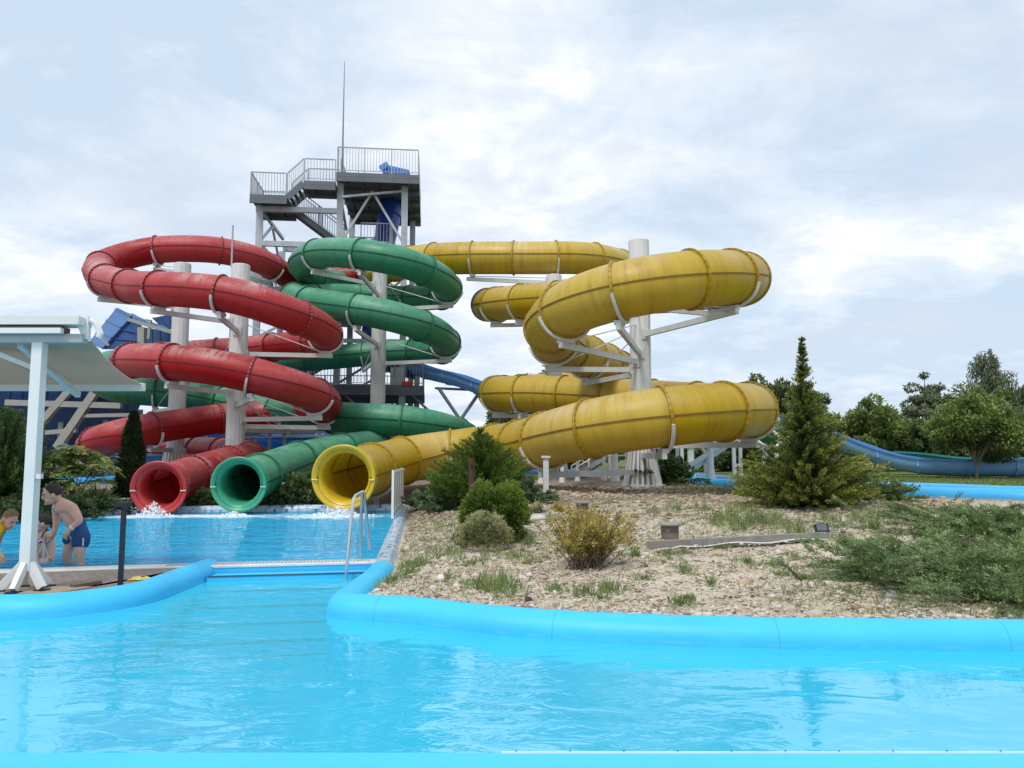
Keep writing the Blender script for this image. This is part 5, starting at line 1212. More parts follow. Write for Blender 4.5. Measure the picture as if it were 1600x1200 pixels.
def weeds():
    lv = Leaves()
    spots = [(785, 922, 26, 34), (745, 920, 16, 22), (868, 924, 10, 16), (910, 930, 14, 20), (950, 925, 16, 24), (940, 938, 8, 12), (1060, 945, 14, 18), (1075, 938, 8, 12), (610, 912, 12, 16), (640, 885, 10, 14), (655, 885, 10, 18), (690, 870, 20, 14), (640, 900, 8, 20), (1072, 895, 12, 16), (1000, 905, 8, 12), (1040, 868, 10, 14), (1110, 855, 14, 16), (1066, 865, 8, 12), (990, 868, 8, 14), (1155, 820, 30, 24), (1190, 818, 26, 26), (1225, 822, 26, 20), (1130, 822, 20, 20), (1350, 815, 16, 22), (1365, 830, 14, 20), (1260, 840, 14, 18), (1160, 880, 10, 14), (1220, 900, 6, 12), (1250, 905, 8, 14), (830, 880, 10, 16), (820, 850, 10, 16), (790, 870, 24, 16), (740, 880, 16, 12), (1050, 797, 10, 18), (1020, 800, 16, 12), (1100, 798, 12, 14), (1160, 800, 20, 12), (1420, 880, 10, 12), (1240, 870, 8, 10), (1205, 885, 6, 8), (700, 905, 8, 12), (1110, 915, 6, 18), (1330, 850, 10, 16), (1390, 810, 18, 22), (1300, 815, 14, 16)]
    for (px, py, w_, h_) in spots:
        c = G(px, py); k = c.y / 1200
        for _ in range(max(5, int(w_ * 1.6))):
            bx, by = c.x + RNG.normal(0, w_ * .75 * k), c.y + RNG.normal(0, w_ * 1.5 * k); p0 = np.array([bx, by, gz(bx, by)]); n = 9
            d = unit(RNG.normal(0, .35, (n, 3)) + [0, 0, .8]); lv.add(np.repeat(p0[None], n, 0) + RNG.normal(0, .008, (n, 3)), d, h_ * k * RNG.uniform(.4, 1.15, n), .007 + .002 * k * 10, RNG.uniform(.15, .95) + RNG.normal(0, .1, n))
    # thin scattered grass
    n = 9500; y = 6.6 + 9.0 * RNG.uniform(0, 1, n); x = RNG.uniform(-2.2, 8, n) * (.45 + .55 * y / 15)
    m = np.sin(x * 1.1 + .6) * np.sin(y * 1.3 + x * .5) + RNG.normal(0, .40, n) > .38; m |= (y > 11) & (RNG.uniform(0, 1, n) < .25) & (x > 1.5); m |= (x < -.6) & (y > 10) & (x > -2.6 + .03 * y) & (y < 16)
    m &= ~in_poly(x, y, near_poly) & ~in_poly(x, y, far_poly) & (river_dist(x, y) > 1.3)
    edge = np.interp(x, [q.x for q in right_pts[5:]], [q.y for q in right_pts[5:]]); m &= (y > edge + .3)
    rx = np.interp(y, [q.y for q in rim_pts], [q.x for q in rim_pts]); m &= x > rx + .2
    x = x[m]; y = y[m]; n = len(x); k = 6
    p = np.repeat(np.stack([x, y, ground_base(x, y)], 1), k, 0) + RNG.normal(0, .02, (n * k, 3)) * [1, 1, 0]
    lv.add(p, unit(RNG.normal(0, .4, (n * k, 3)) + [0, 0, .8]), RNG.uniform(.025, .085, n * k), .006, np.repeat(RNG.uniform(.2, .9, n), k))
    o = lv.build("weeds", M_weed, None); o["kind"] = "stuff"
weeds()
def lawn_grass():
    lv = Leaves(); n = 26000; y = RNG.uniform(14, 33, n); x = RNG.uniform(4, 24, n)
    side = y > np.interp(x, np.sort(river_np[:60, 0]), river_np[:60, 1][np.argsort(river_np[:60, 0])]) + 1.2
    x = x[side]; y = y[side]; n = len(x); p = np.stack([x, y, ground_base(x, y) - .01], 1)
    lv.add(p, unit(RNG.normal(0, .35, (n, 3)) + [0, 0, .8]), RNG.uniform(.05, .12, n), .02, RNG.uniform(.1, .75, n)); o = lv.build("lawn_grass", M_weed, None); o["kind"] = "stuff"
lawn_grass()
# ------------------------------------------------------------------ awning on its white post
PD = 8.0
pb = P(45, 905, PD); zb = 0.130; ztop = P(62, 536, PD).z; px_, py_ = pb.x, PD
aw = thing("awning", "white framed awning with taupe fabric on a splayed white post at left", "awning", (px_ + .02, py_, zb))
ax = P(52, 720, PD).x
mb = MB().bar((ax, py_, zb + .20), (ax, py_, ztop), .108, .108, up=(0, 1, 0)); mb.build("post", M_white, aw, smooth=0)
for (dx, dy) in ((-.20, -.12), (.0, -.20), (.20, -.06), (.10, .20), (-.14, .18)):
    MB().bar((ax + dx * .18, py_ + dy * .18, zb + .27), (ax + dx, py_ + dy, zb + .035), .055, .075).build("foot", M_white, aw, smooth=0)
    MB().box((ax + dx, py_ + dy, zb + .014), (.11, .11, .022), Matrix.Rotation(math.atan2(dy, dx), 3, "Z")).build("foot_cap", M_black, aw, smooth=0)
xr = P(135, 510, PD).x; xl = -9.2
def X(px, py, d=PD): return P(px, py, d)
mb = MB(); zc = X(60, 505).z
M_aw = plain("awning_casing", (.72, .70, .66), .4, 0, .08, 2)
MB().box(((xl + xr) / 2, py_ - .02, X(60, 504).z), (xr - xl, .26, .085)).build("casing_top", M_aw, aw, smooth=0)
MB().box(((xl + xr - .2) / 2, py_ - .03, X(60, 517).z), (xr - xl - .2, .17, .06)).build("fabric_roll", plain("roll_taupe", (.17, .13, .10), .8), aw, smooth=0)
MB().box(((xl + X(108, 512).x) / 2, py_ - .12, X(60, 519).z - .005), (X(108, 512).x - xl, .06, .055)).build("front_profile", M_white, aw, smooth=0)
MB().box(((xl + xr) / 2, py_, ztop + .045), (xr - xl, .12, .09)).build("carrier_beam", plain("carrier_grey", (.42, .43, .43), .45, .2, .12, 3), aw, smooth=0)
MB().slab([X(120, 503), X(140, 495), X(140, 531), X(131, 529)], .05).build("end_cap", M_white, aw, smooth=0)
MB().tube([X(142, 500), X(150, 505), X(157, 522), X(154, 527)], .035, 8).build("arm_bracket", M_white, aw)
fd = 9.8; f0 = X(0, 604, fd)
fl_ = [V((xl, py_ + .05, ztop + .02)), V((xr + .04, py_ + .05, ztop + .02)), X(222, 601, fd), V((xl - .4, fd, X(222, 601, fd).z))]
fm_ = NT("taupe_fabric"); wv = fm_.noise(fm_.mapping(fm_.pos(), scale=(2, 40, 1)), 3, 3); fsx = fm_.n("ShaderNodeSeparateXYZ"); fm_.l(fm_.pos(), fsx.inputs[0]); fsm = fm_.math("LESS_THAN", fm_.math("ABSOLUTE", fm_.math("SUBTRACT", fm_.math("FRACT", fm_.math("MULTIPLY", fsx.outputs[0], .8)), .5)), .008)
fc = fm_.ramp(wv, [(.3, (.55, .465, .37)), (.7, (.61, .52, .42))])
fc = fm_.mix(fm_.math('MULTIPLY', fsm, .5), fc, (.25, .21, .16)); fst = fm_.noise(fm_.pos(), 1.4, 5, .65); fc = fm_.mix(fm_.ramp(fst, [(.5, 0), (.75, .35)]), fc, (.36, .31, .24))
tb_ = fm_.n("ShaderNodeBsdfTranslucent"); fm_.l(fc, tb_.inputs[0]); mxs = fm_.n("ShaderNodeMixShader"); mxs.inputs[0].default_value = .5; fm_.l(fm_.bsdf(fc, .9, 0, .1), mxs.inputs[1]); fm_.l(tb_.outputs[0], mxs.inputs[2])
mb = MB(); nn_ = 12; vs = []
for i in range(nn_ + 1):
    u = i / nn_; sag = -.07 * math.sin(PI * u)
    for q in (fl_[0].lerp(fl_[3], u), fl_[1].lerp(fl_[2], u)): vs.append((q.x, q.y, q.z + sag))
for e in (0, .006):
    mb.add([(x, y, z + e) for x, y, z in vs], [(2 * i, 2 * i + 1, 2 * i + 3, 2 * i + 2) for i in range(nn_)])
mb.build("fabric", fm_.done(mxs.outputs[0]), aw, smooth=60)
MB().bar(fl_[3] + V((0, .02, -.03)), fl_[2] + V((.02, .02, -.03)), .07, .10).build("front_bar", M_white, aw, smooth=0)
for pxx in (122, -190):
    a = X(pxx - 90, 538, PD + .1); b = X(pxx, 617, fd - .08)
    MB().bar(a, b, .06, .07).build("folding_arm", M_aw, aw, smooth=0)
MB().bar(X(-60, 530, PD + .05), X(52, 575, 8.25), .05, .05).build("brace", M_aw, aw, smooth=0)
MB().box((ax + .085, py_ - .02, X(50, 744).z), (.05, .05, .05)).build("switch", M_white, aw, smooth=0)
# base slab and rag
slab = thing("stone_slab", "flat sandy stone slab under the feet of the white awning post", "slab", (ax, py_ + .02, zb))
mb = MB(); o_ = [(-.62, -.26), (.42, -.22), (.50, -.02), (.60, .17), (.1, .21), (-.62, .2)]
vs = [(ax + x, py_ + y, zb + h) for h in (.002, .012) for (x, y) in o_]; mb.add(vs, [tuple(range(6, 12)), tuple(reversed(range(6)))] + [(i, (i + 1) % 6, (i + 1) % 6 + 6, i + 6) for i in range(6)])
mb.build("slab", plain("sandy_slab", (.36, .28, .19), .85, 0, .2, 14, .3), slab, smooth=0)
c = Z(145, 911, .14); MB().bar(Z(112, 916, .15), Z(156, 909, .16), .10, .035).build("broken_edge", plain("broken_edge_wood", (.16, .11, .08), .9, 0, .4, 12, .3), slab, smooth=0)
c = Z(219, 904, .14); mb = MB(); n = 12; vs = []
g_ = 15
for i in range(g_):
    for j in range(g_):
        u, v_ = i / (g_ - 1) - .5, j / (g_ - 1) - .5; rr = .5 / max(abs(u), abs(v_), 1e-6) * math.hypot(u, v_) if 0 else 1
        vs.append((c.x + u * .17 * (1 + .25 * math.sin(v_ * 9)), c.y + v_ * .20 * (1 + .2 * math.sin(u * 11)), .137 + .018 * (mnoise.noise((u * 5, v_ * 5, 1.2)) + .6) * (1 if max(abs(u), abs(v_)) < .45 else .3)))
mb.add(vs, [(i * g_ + j, (i + 1) * g_ + j, (i + 1) * g_ + j + 1, i * g_ + j + 1) for i in range(g_ - 1) for j in range(g_ - 1)])
props(mb.build("cloth_rag", plain("yellow_cloth", (.62, .50, .10), .9, 0, .15, 10), None, smooth=80), "crumpled pale yellow rag lying on the brown paved deck", "cloth")
# black bollard and the pale box behind it
bp_ = Z(188, 916, zb); d = bp_.y
bl = thing("bollard", "slim black bollard with a flat square head on the paved deck", "bollard", (bp_.x, bp_.y, zb)); zt = P(188, 785, d).z
MB().bar((bp_.x, d, zb), (bp_.x, d, zt - .045), .042, .042, up=(0, 1, 0)).build("stem", M_black, bl, smooth=0)
MB().box((bp_.x, d, zt - .02), (.125, .125, .05)).build("head", M_black, bl, smooth=0)
lb_ = Z(191, 793.5, .22); q = P(191, 786, lb_.y + .3)
bx = thing("pool_light", "small pale box lamp on the tiled rim behind the black bollard", "lamp", (q.x, q.y, .21)); MB().bar((q.x, q.y, .2), (q.x, q.y, q.z - .12), .16, .16).build("foot", M_white, bx, smooth=0); MB().box((q.x, q.y, q.z), (.42, .2, .24)).build("housing", plain("pale_plastic", (.66, .65, .60), .5), bx, smooth=0)
# ------------------------------------------------------------------ handrail, fence, garden bits
hr = thing("pool_handrail", "stainless handrail with three legs at the pool steps", "handrail", Z(541, 895, 0))
a = P(541, 895, 9.5); b_ = P(552, 778, 9.6); c_ = P(567, 768, 10.05); e_ = P(562, 866, 10.1); g2 = P(577, 853, 10.4); h2 = P(568.5, 769, 10.08)
MB().tube([a - V((0, 0, .15)), a, a.lerp(b_, .9), b_ + V((.005, .02, -.01)), b_.lerp(c_, .2) + V((0, 0, .01)), c_], .021, 10).build("front_leg", M_stain, hr)
MB().tube([P(566, 768.5, 10.04), P(565.5, 776, 10.06), e_ + V((0, 0, 0)), e_ - V((0, 0, .05))], .021, 10).build("middle_leg", M_stain, hr)
MB().tube([h2, P(569.5, 778, 10.1), g2, g2 - V((0, 0, .05))], .021, 10).build("back_leg", M_stain, hr)
sf = thing("slat_fence", "short white slatted fence on the tiled rim beside the yellow mouth", "fence", Z(613, 806, .3))
A = Z(613.5, 808, .215); B = Z(630, 790, .22); hN = P(613, 735, A.y).z - A.z
mb = MB(); t = (B - A).normalized()
n = 5
for i in range(n):
    u0 = i / n; u1 = (i + .80) / n; p0 = A.lerp(B, u0); p1 = A.lerp(B, u1)
    MB().bar((p0 + V((0, 0, hN / 2 + .02 * 0))) - t * 0, (p1 + V((0, 0, hN / 2))), .03, hN).build("slat", plain("fence_slat", (.60, .58, .54), .5, 0, .1, 4), sf, smooth=0)
MB().bar(A + V((.025, 0, hN * .94)), B + V((.025, 0, hN * .94)), .02, .05).build("rail", M_white, sf, smooth=0); MB().bar(A + V((.025, 0, hN * .12)), B + V((.025, 0, hN * .12)), .02, .05).build("rail", M_white, sf, smooth=0)
MB().bar(A - t * .03 + V((0, 0, -.03)), A - t * .03 + V((0, 0, hN + .01)), .05, .05, up=(0, 1, 0)).build("post", M_white, sf, smooth=0)
def gp(name, label, cat): return name, label, cat
q = G(853, 771); rt = thing("steel_post", "slim white square post rising from the dark gravel under the yellow coil", "post", q); MB().bar(q - V((0, 0, .05)), V((q.x, q.y, P(853, 716, q.y).z)), .12, .12, up=(0, 1, 0)).build("shaft", M_steelarm, rt, smooth=0); MB().box(V((q.x, q.y, P(853, 716, q.y).z + .03)), (.2, .2, .05)).build("cap_plate", M_steelarm, rt, smooth=0)
q = P(736.5, 800, 13.6); q.z = gz(q.x, q.y); zt = P(736, 716, 13.6).z; rt = thing("rusty_post", "rusty dark brown post standing in front of the conical shrub", "post", q); MB().tube([q - V((0, 0, .05)), V((q.x, q.y, zt - .01)), V((q.x, q.y, zt))], [.052, .052, .045], 14).build("shaft", plain("rust", (.055, .018, .012), .8, 0, .4, 9, .2), rt); MB().tube([V((q.x - .0, q.y - .05, zt - .12)), V((q.x, q.y - .09, zt - .12))], .02, 8).build("stub", M_black, rt)
def stump(label, px, pyb, pyt, wpx):
    q = G(px, pyb); k = q.y / 1200; zt = P(px, pyt, q.y).z; w_ = wpx * k; rt = thing("garden_lamp", label, "garden lamp", q, 0, "low wooden garden lamps")
    M_wd = plain("grey_wood", (.20, .165, .135), .85, 0, .3, 9, .3)
    MB().box((q.x, q.y, (q.z + zt) / 2 - .03), (w_, w_, zt - q.z + .02), Matrix.Rotation(.25, 3, "Z")).build("body", M_wd, rt, smooth=0)
    mb = MB().lathe([(w_ * .62, zt - .035), (w_ * .86, zt - .03), (w_ * .88, zt - .012), (w_ * .84, zt)], (q.x, q.y, 0), 20); mb.build("cap", plain("cap_grey", (.30, .29, .27), .6, 0, .2, 8), rt)
    MB().box((q.x, q.y, (q.z + zt) / 2 + .01), (w_ * 1.03, w_ * 1.03, .006), Matrix.Rotation(.25, 3, "Z")).build("joint", plain("wood_gap", (.06, .05, .04), .9), rt, smooth=0)
stump("low grey wooden garden lamp beside the lying timber beam", 1047, 846, 817, 20)
stump("low grey wooden garden lamp behind the yellowing bush", 910, 806, 783, 15)
# lying beam with cable and floodlight
A = G(1013, 858); B = G(1292, 843); A.z += .05; B.z += .05
bm = thing("timber_beam", "weathered grey timber beam lying on the gravel with a white cable", "beam", (A + B) / 2 - V((0, 0, .06))); mb = MB()
mb.bar(A, B, .10, .10); mb.build("beam", plain("weathered_timber", (.27, .25, .225), .9, 0, .35, 7, .4), bm, smooth=0)
pts = [A.lerp(B, u) + V((0, -.065, -.03 + .015 * math.sin(u * 17) - (.03 if u < .15 else 0))) for u in [i / 24 for i in range(1, 25)]]
MB().tube(pts, .010, 6).build("cable", M_white, bm)
for u in (.25, .5, .75): MB().box(A.lerp(B, u) + V((0, -.068, -.03)), (.05, .014, .03)).build("cable_clip", M_white, bm, smooth=0)
q = G(1285, 838); q.z += .02; fl2 = thing("floodlight", "small black floodlight on a white junction box at the end of the timber beam", "floodlight", q)
k = q.y / 1200; MB().box(P(1286, 840, q.y - .12), (.13, .10, .12)).build("junction_box", plain("box_ivory", (.55, .53, .47), .5), fl2, smooth=0)
MB().box(P(1284, 826, q.y), (.17, .09, .12), Matrix.Rotation(-.35, 3, "X")).build("lamp_head", M_black, fl2, smooth=0); MB().box(P(1284, 824, q.y - .055), (.14, .012, .09), Matrix.Rotation(-.35, 3, "X")).build("lens", plain("lamp_glass", (.12, .14, .17), .1), fl2, smooth=0); MB().bar(P(1284, 832, q.y), P(1284, 840, q.y), .05, .03).build("bracket", M_black, fl2, smooth=0)
# round slab cover and larger stones
def rock(label, px, py, w_, h_, col, flat=.6, seed=0, name="stone"):
    q = G(px, py); k = q.y / 1200; mb = MB(); mb.ellipsoid((0, 0, 0), (w_ / 2 * k, w_ / 2 * k * .8, h_ * .75 * k), None, 14, 9)
    v = mb.v[0]; nz = np.array([mnoise.noise(V(tuple(p / (w_ * k) * 2.2)) + V((seed, seed * 2, 0))) for p in v]); mb.v[0] = v * (1 + .35 * nz)[:, None] + np.array([q.x, q.y, q.z + h_ * .2 * k])
    props(mb.build(name, plain("stone_%d" % seed, col, .85, 0, .2, 14, .3), None, smooth=50), label, "stone", "larger stones on the gravel")
for args in (("whitish flat slab stone beside the round cover on the gravel", 838, 812, 34, 8, (.55, .52, .47), .6, 1), ("grey flat stone right of the white slab", 862, 812, 30, 6, (.25, .24, .22), .6, 2), ("white round stone near the front of the gravel, left part", 689, 906, 14, 9, (.70, .67, .62), .6, 3), ("white stone just left of the flat pale one", 796, 910, 10, 8, (.68, .66, .62), .6, 4), ("flat pale stone in front of the pale mound", 815, 906, 20, 7, (.58, .53, .45), .6, 5), ("dark brown stone by the cyan wall", 826, 941, 12, 9, (.07, .045, .04), .6, 6), ("pale orange rounded stone in the open gravel", 1163, 914, 18, 11, (.50, .38, .24), .6, 7), ("light grey boulder at the edge of the sprawling juniper", 1398, 930, 17, 12, (.44, .46, .47), .6, 8), ("second light grey boulder below the first by the juniper", 1390, 934, 16, 8, (.52, .51, .48), .6, 9), ("brown stone right of the grey boulders", 1455, 931, 16, 8, (.30, .21, .13), .6, 10), ("beige block stone by the cyan wall at right", 1274, 962, 28, 11, (.48, .42, .33), .6, 11), ("grey stone under the tall conical juniper", 1262, 797, 12, 8, (.22, .21, .19), .6, 12), ("tan stone left of the beam", 1095, 898, 12, 7, (.52, .42, .30), .6, 13)): rock(*args)
cv = thing("round_cover", "flat grey round cover plate set in the gravel behind the thuja", "cover", G(850, 806)); q = G(850, 806); MB().lathe([(.2, -.02), (.2, .03), (.18, .045), (.0001, .05)], q, 28, cap=False).build("plate", plain("cover_grey", (.34, .33, .31), .8, 0, .2, 10), cv)
# ------------------------------------------------------------------ splashes at the slide mouths
def splash(label, S, n, w_, h_):
    c = S["path"][-1]; t = (S["path"][-1] - S["path"][-4]).normalized(); c = V((c.x, c.y, .06)) + V((t.x, t.y, 0)) * .28; mb = MB()
    for i in range(n):
        r_ = abs(random.gauss(0, .5)); a = random.uniform(0, 2 * PI); hh = random.random() ** 2.2 * h_ * max(.1, 1 - r_ * .8); s_ = random.uniform(.006, .022) * (1.3 - hh / h_ * .7)
        mb.ellipsoid(c + V((math.cos(a) * r_ * w_, math.sin(a) * r_ * .35, hh)), (s_ * 1.3, s_, s_ * random.uniform(.6, 1.6)), None, 6, 4)
    t_ = MATS.get("white_water")
    if t_ is None:
        z = NT("white_water"); MATS["white_water"] = t_ = z.done(z.bsdf((.82, .88, .92), .3, 0, .5))
    o = mb.build("splash", t_, None, smooth=180); o["kind"] = "stuff"
splash("", S_red, 420, .40, .36); splash("", S_green, 260, .40, .12); splash("", S_yel, 560, .60, .24)
# ------------------------------------------------------------------ people
def skin_mat():
    t = NT("skin"); n = t.noise(t.pos(), 7, 4, .6); c = t.ramp(n, [(.3, (.60, .33, .235)), (.7, (.74, .47, .36))])
    return t.done(t.bsdf(c, .5, 0, .4))
M_skin = skin_mat()
M_skinp = plain("pale_skin", (.66, .43, .34), .5, 0, .1, 7); M_navy = plain("navy_cloth", (.012, .075, .22), .75, 0, .25, 6, .15); M_hair = plain("dark_hair", (.028, .018, .013), .6, 0, .4, 30, .5); M_hairl = plain("light_brown_hair", (.26, .15, .065), .6, 0, .35, 30, .5)
M_yc = plain("yellow_top", (.80, .46, .015), .75, 0, .15, 5, .15); M_eye = plain("eye_dark", (.02, .015, .012), .3); M_lip = plain("lip", (.42, .16, .13), .5)
def skinned(name, nodes, edges, mat, parent, sub=2):
    # nodes: name -> (point, radius or (rx, ry)); grown into one smooth surface
    ks = list(nodes); me = bpy.data.meshes.new(name); me.from_pydata([tuple(nodes[k][0]) for k in ks], [(ks.index(a), ks.index(b)) for a, b in edges], [])
    o = bpy.data.objects.new(name, me); COL.objects.link(o); m = o.modifiers.new("skin", "SKIN"); m.use_smooth_shade = True; m.branch_smoothing = .6
    for i, k in enumerate(ks):
        r = nodes[k][1]; me.skin_vertices[0].data[i].radius = (r, r) if np.isscalar(r) else r; me.skin_vertices[0].data[i].use_root = (i == 0)
    s_ = o.modifiers.new("sub", "SUBSURF"); s_.levels = sub; s_.render_levels = sub
    dg = bpy.context.evaluated_depsgraph_get(); ev = o.evaluated_get(dg); m2 = bpy.data.meshes.new_from_object(ev); bpy.data.objects.remove(o)
    m2.name = name; m2.materials.clear(); m2.materials.append(mat); m2.polygons.foreach_set("use_smooth", np.ones(len(m2.polygons), dtype=bool))
    o = bpy.data.objects.new(name, m2); COL.objects.link(o)
    if parent is not None: par(o, parent)
    return o
def join_into(o, mb):
    # adds loose shell geometry to a body mesh so the body stays one mesh
    import bmesh
    bm = bmesh.new(); bm.from_mesh(o.data); tmp = bpy.data.meshes.new("t"); tmp.from_pydata([tuple(q) for q in np.concatenate(mb.v)], [], mb.f); bm.from_mesh(tmp)
    for f in bm.faces: f.smooth = True
    bm.to_mesh(o.data); bm.free(); bpy.data.meshes.remove(tmp)
def head_parts(c, fwd, up, s, body, parent, hair, hair_mat, longhair=False):
    f = V(fwd).normalized(); r = f.cross(V(up)).normalized(); u = r.cross(f); R = Matrix((r, f, u)).transposed(); c = V(c)
    def L(x, y, z): return c + (r * x + f * y + u * z) * s
    mb = MB(); mb.ellipsoid(L(0, -.005, .02), (.076 * s, .095 * s, .105 * s), R, 18, 14); mb.ellipsoid(L(0, .03, -.055), (.056 * s, .062 * s, .062 * s), R, 14, 10)
    mb.ellipsoid(L(0, .098, -.018), (.014 * s, .022 * s, .026 * s), R, 8, 6); mb.ellipsoid(L(0, .085, .012), (.010 * s, .018 * s, .028 * s), R, 8, 6); mb.ellipsoid(L(0, .078, -.098), (.024 * s, .02 * s, .017 * s), R, 8, 6)
    for sg in (-1, 1): mb.ellipsoid(L(sg * .078, -.012, -.005), (.012 * s, .024 * s, .034 * s), R, 8, 6); mb.ellipsoid(L(sg * .03, .080, .032), (.026 * s, .014 * s, .010 * s), R, 8, 6)
    join_into(body, mb)
    mb = MB()
    for sg in (-1, 1): mb.ellipsoid(L(sg * .031, .086, .012), (.013 * s, .008 * s, .007 * s), R, 8, 6)
    mb.build("eyes", M_eye, parent, smooth=180)
    MB().ellipsoid(L(0, .092, -.06), (.024 * s, .010 * s, .008 * s), R, 8, 6).build("mouth", M_lip, parent, smooth=180)
    mb = MB(); vs = []; n, m = 20, 10
    for i in range(m + 1):
        for k in range(n):
            a = 2 * PI * k / n; front = max(0, math.sin(a)); lim = 1.9 - 1.05 * front ** .7; th = lim * i / m
            wob = 1 + .05 * math.sin(a * 7 + i * 1.3)
            vs.append(tuple(c + R @ V((.083 * s * math.sin(th) * math.cos(a) * wob, -.008 * s + .104 * s * math.sin(th) * math.sin(a) * wob, .025 * s + .112 * s * math.cos(th) * wob))))
    mb.add(vs, [(i * n + k, (i + 1) * n + k, (i + 1) * n + (k + 1) % n, i * n + (k + 1) % n) for i in range(m) for k in range(n)])
    if longhair: mb.ellipsoid(L(0, -.13, -.045), (.038 * s, .045 * s, .055 * s), R, 12, 8)
    mb.build("hair", hair_mat, parent, smooth=180)
def hand(nodes, edges, wrist, key, d, pn, s=1.0, curl=.5):
    # palm and five separate bent fingers rooted in it; d = forearm direction, pn = palm normal
    d = V(d).normalized(); pn = V(pn); pn = (pn - d * pn.dot(d)).normalized(); sd_ = d.cross(pn)
    w_ = V(nodes[wrist][0]); nodes[key + "palm"] = (w_ + d * .05 * s, (.034 * s, .022 * s)); nodes[key + "kn"] = (w_ + d * .088 * s, (.036 * s, .018 * s)); edges += [(wrist, key + "palm"), (key + "palm", key + "kn")]
    out = []
    for i, (o, L) in enumerate(((-.030, .068), (-.010, .078), (.010, .073), (.029, .058))):
        p0 = w_ + d * .075 * s + sd_ * o * s; p1 = p0 + d * L * .5 * s + pn * L * .2 * curl * s; p2 = p1 + (d * (1 - curl) + pn * curl).normalized() * L * .32 * s; p3 = p2 + (d * (1 - curl * 1.6) + pn * curl * 1.6).normalized() * L * .26 * s
        out.append([p0, p1, p2, p3])
    p0 = w_ + d * .03 * s - sd_ * .03 * s; out.append([p0, p0 + (d * .6 - sd_ * .7 + pn * .3).normalized() * .035 * s, p0 + (d * .9 - sd_ * .5 + pn * .5).normalized() * .068 * s])
    return out
def fingers(body, chains, s=1.0):
    mb = MB()
    for ch_ in chains:
        pts = spline(ch_, .008); n = len(pts); mb.tube(pts, [(.0095 - .003 * i / n) * s if i < n - 1 else .003 for i in range(n)], 8)
    join_into(body, mb)
# the bending man
D = 10.45
man = thing("person", "bare chested man in navy swim shorts bending forward in the splash pool", "person", P(118, 876, D))
def zp(zx, zy, d): return P(zx / 6.6667, 720 + zy / 6.6667, d)
nd = {"pel": (zp(838, 690, D), (.155, .135)), "bel": (zp(775, 640, D - .02), (.17, .15)), "che": (zp(700, 535, D - .03), (.185, .145)), "upc": (zp(672, 462, D - .02), (.17, .11)), "nek": (zp(612, 420, D - .03), (.072, .07)), "hed": (zp(562, 362, D - .05), (.06, .06)),
      "sh1": (zp(588, 478, D + .14), .068), "el1": (zp(590, 655, D + .12), .047), "wr1": (zp(548, 790, D - .05), .032),
      "sh2": (zp(755, 500, D - .15), .078), "el2": (zp(838, 628, D - .26), .05), "wr2": (zp(722, 712, D - .30), .034),
      "hp1": (zp(775, 765, D + .10), .105), "kn1": (zp(690, 965, D + .06), .068), "an1": (zp(740, 1170, D + .14), .05), "hp2": (zp(858, 775, D - .08), .11), "kn2": (zp(822, 980, D - .12), .070), "an2": (zp(850, 1190, D - .06), .05)}
ed = [("pel", "bel"), ("bel", "che"), ("che", "upc"), ("upc", "nek"), ("nek", "hed"), ("upc", "sh1"), ("sh1", "el1"), ("el1", "wr1"), ("upc", "sh2"), ("sh2", "el2"), ("el2", "wr2"), ("pel", "hp1"), ("hp1", "kn1"), ("kn1", "an1"), ("pel", "hp2"), ("hp2", "kn2"), ("kn2", "an2")]
d1 = (nd["wr1"][0] - nd["el1"][0]); d2 = (nd["wr2"][0] - nd["el2"][0])
f1 = hand(nd, ed, "wr1", "a", d1 + V((-.1, 0, .0)), V((-.6, -.2, .3)), 1.05, .7); f2 = hand(nd, ed, "wr2", "b", d2 + V((0, 0, -.12)), V((.2, .6, -.3)), 1.05, .6)
body = skinned("body", nd, ed, M_skin, man); fingers(body, f1 + f2, 1.05)
head_parts(zp(548, 352, D - .06), (-.93, -.42, -.16), (.12, 0, 1), 1.12, body, man, True, M_hair)
sn = {"w": (nd["pel"][0].lerp(nd["bel"][0], .42), (.195, .18)), "p": (nd["pel"][0], (.188, .172)), "a1": (zp(775, 765, D + .10), .138), "a2": (zp(690, 890, D + .09), .125), "b1": (zp(858, 775, D - .08), .148), "b2": (zp(825, 935, D - .11), .132)}
skinned("swim_shorts", sn, [("w", "p"), ("p", "a1"), ("a1", "a2"), ("p", "b1"), ("b1", "b2")], M_navy, man)
q = zp(866, 845, D - .225); MB().box(q, (.012, .012, .10)).build("side_logo", M_white, man, smooth=0)
t = d2.normalized(); MB().lathe([(.036, -.012), (.042, -.012), (.042, .012), (.036, .012)], nd["wr2"][0] - t * .035, 16, t, cap=False).build("wristband", M_white, man)
cd = thing("cord", "white knotted cord dangling from the bending man's lower hand", "cord", zp(520, 1010, D - .05)); mb = MB()
for k, (dx, bx) in enumerate(((-.05, -.04), (-.02, .03), (.02, -.01), (.05, .02))):
    p0 = f1[1][2]; pts = [p0, p0 + V((dx * .5, bx * .3, -.08)), p0 + V((dx + .01 * math.sin(k * 3), bx, -.17)), p0 + V((dx * .7, bx, -.26))]; mb.tube(spline(pts, .02), .007, 6)
mb.build("strands", M_white, cd)
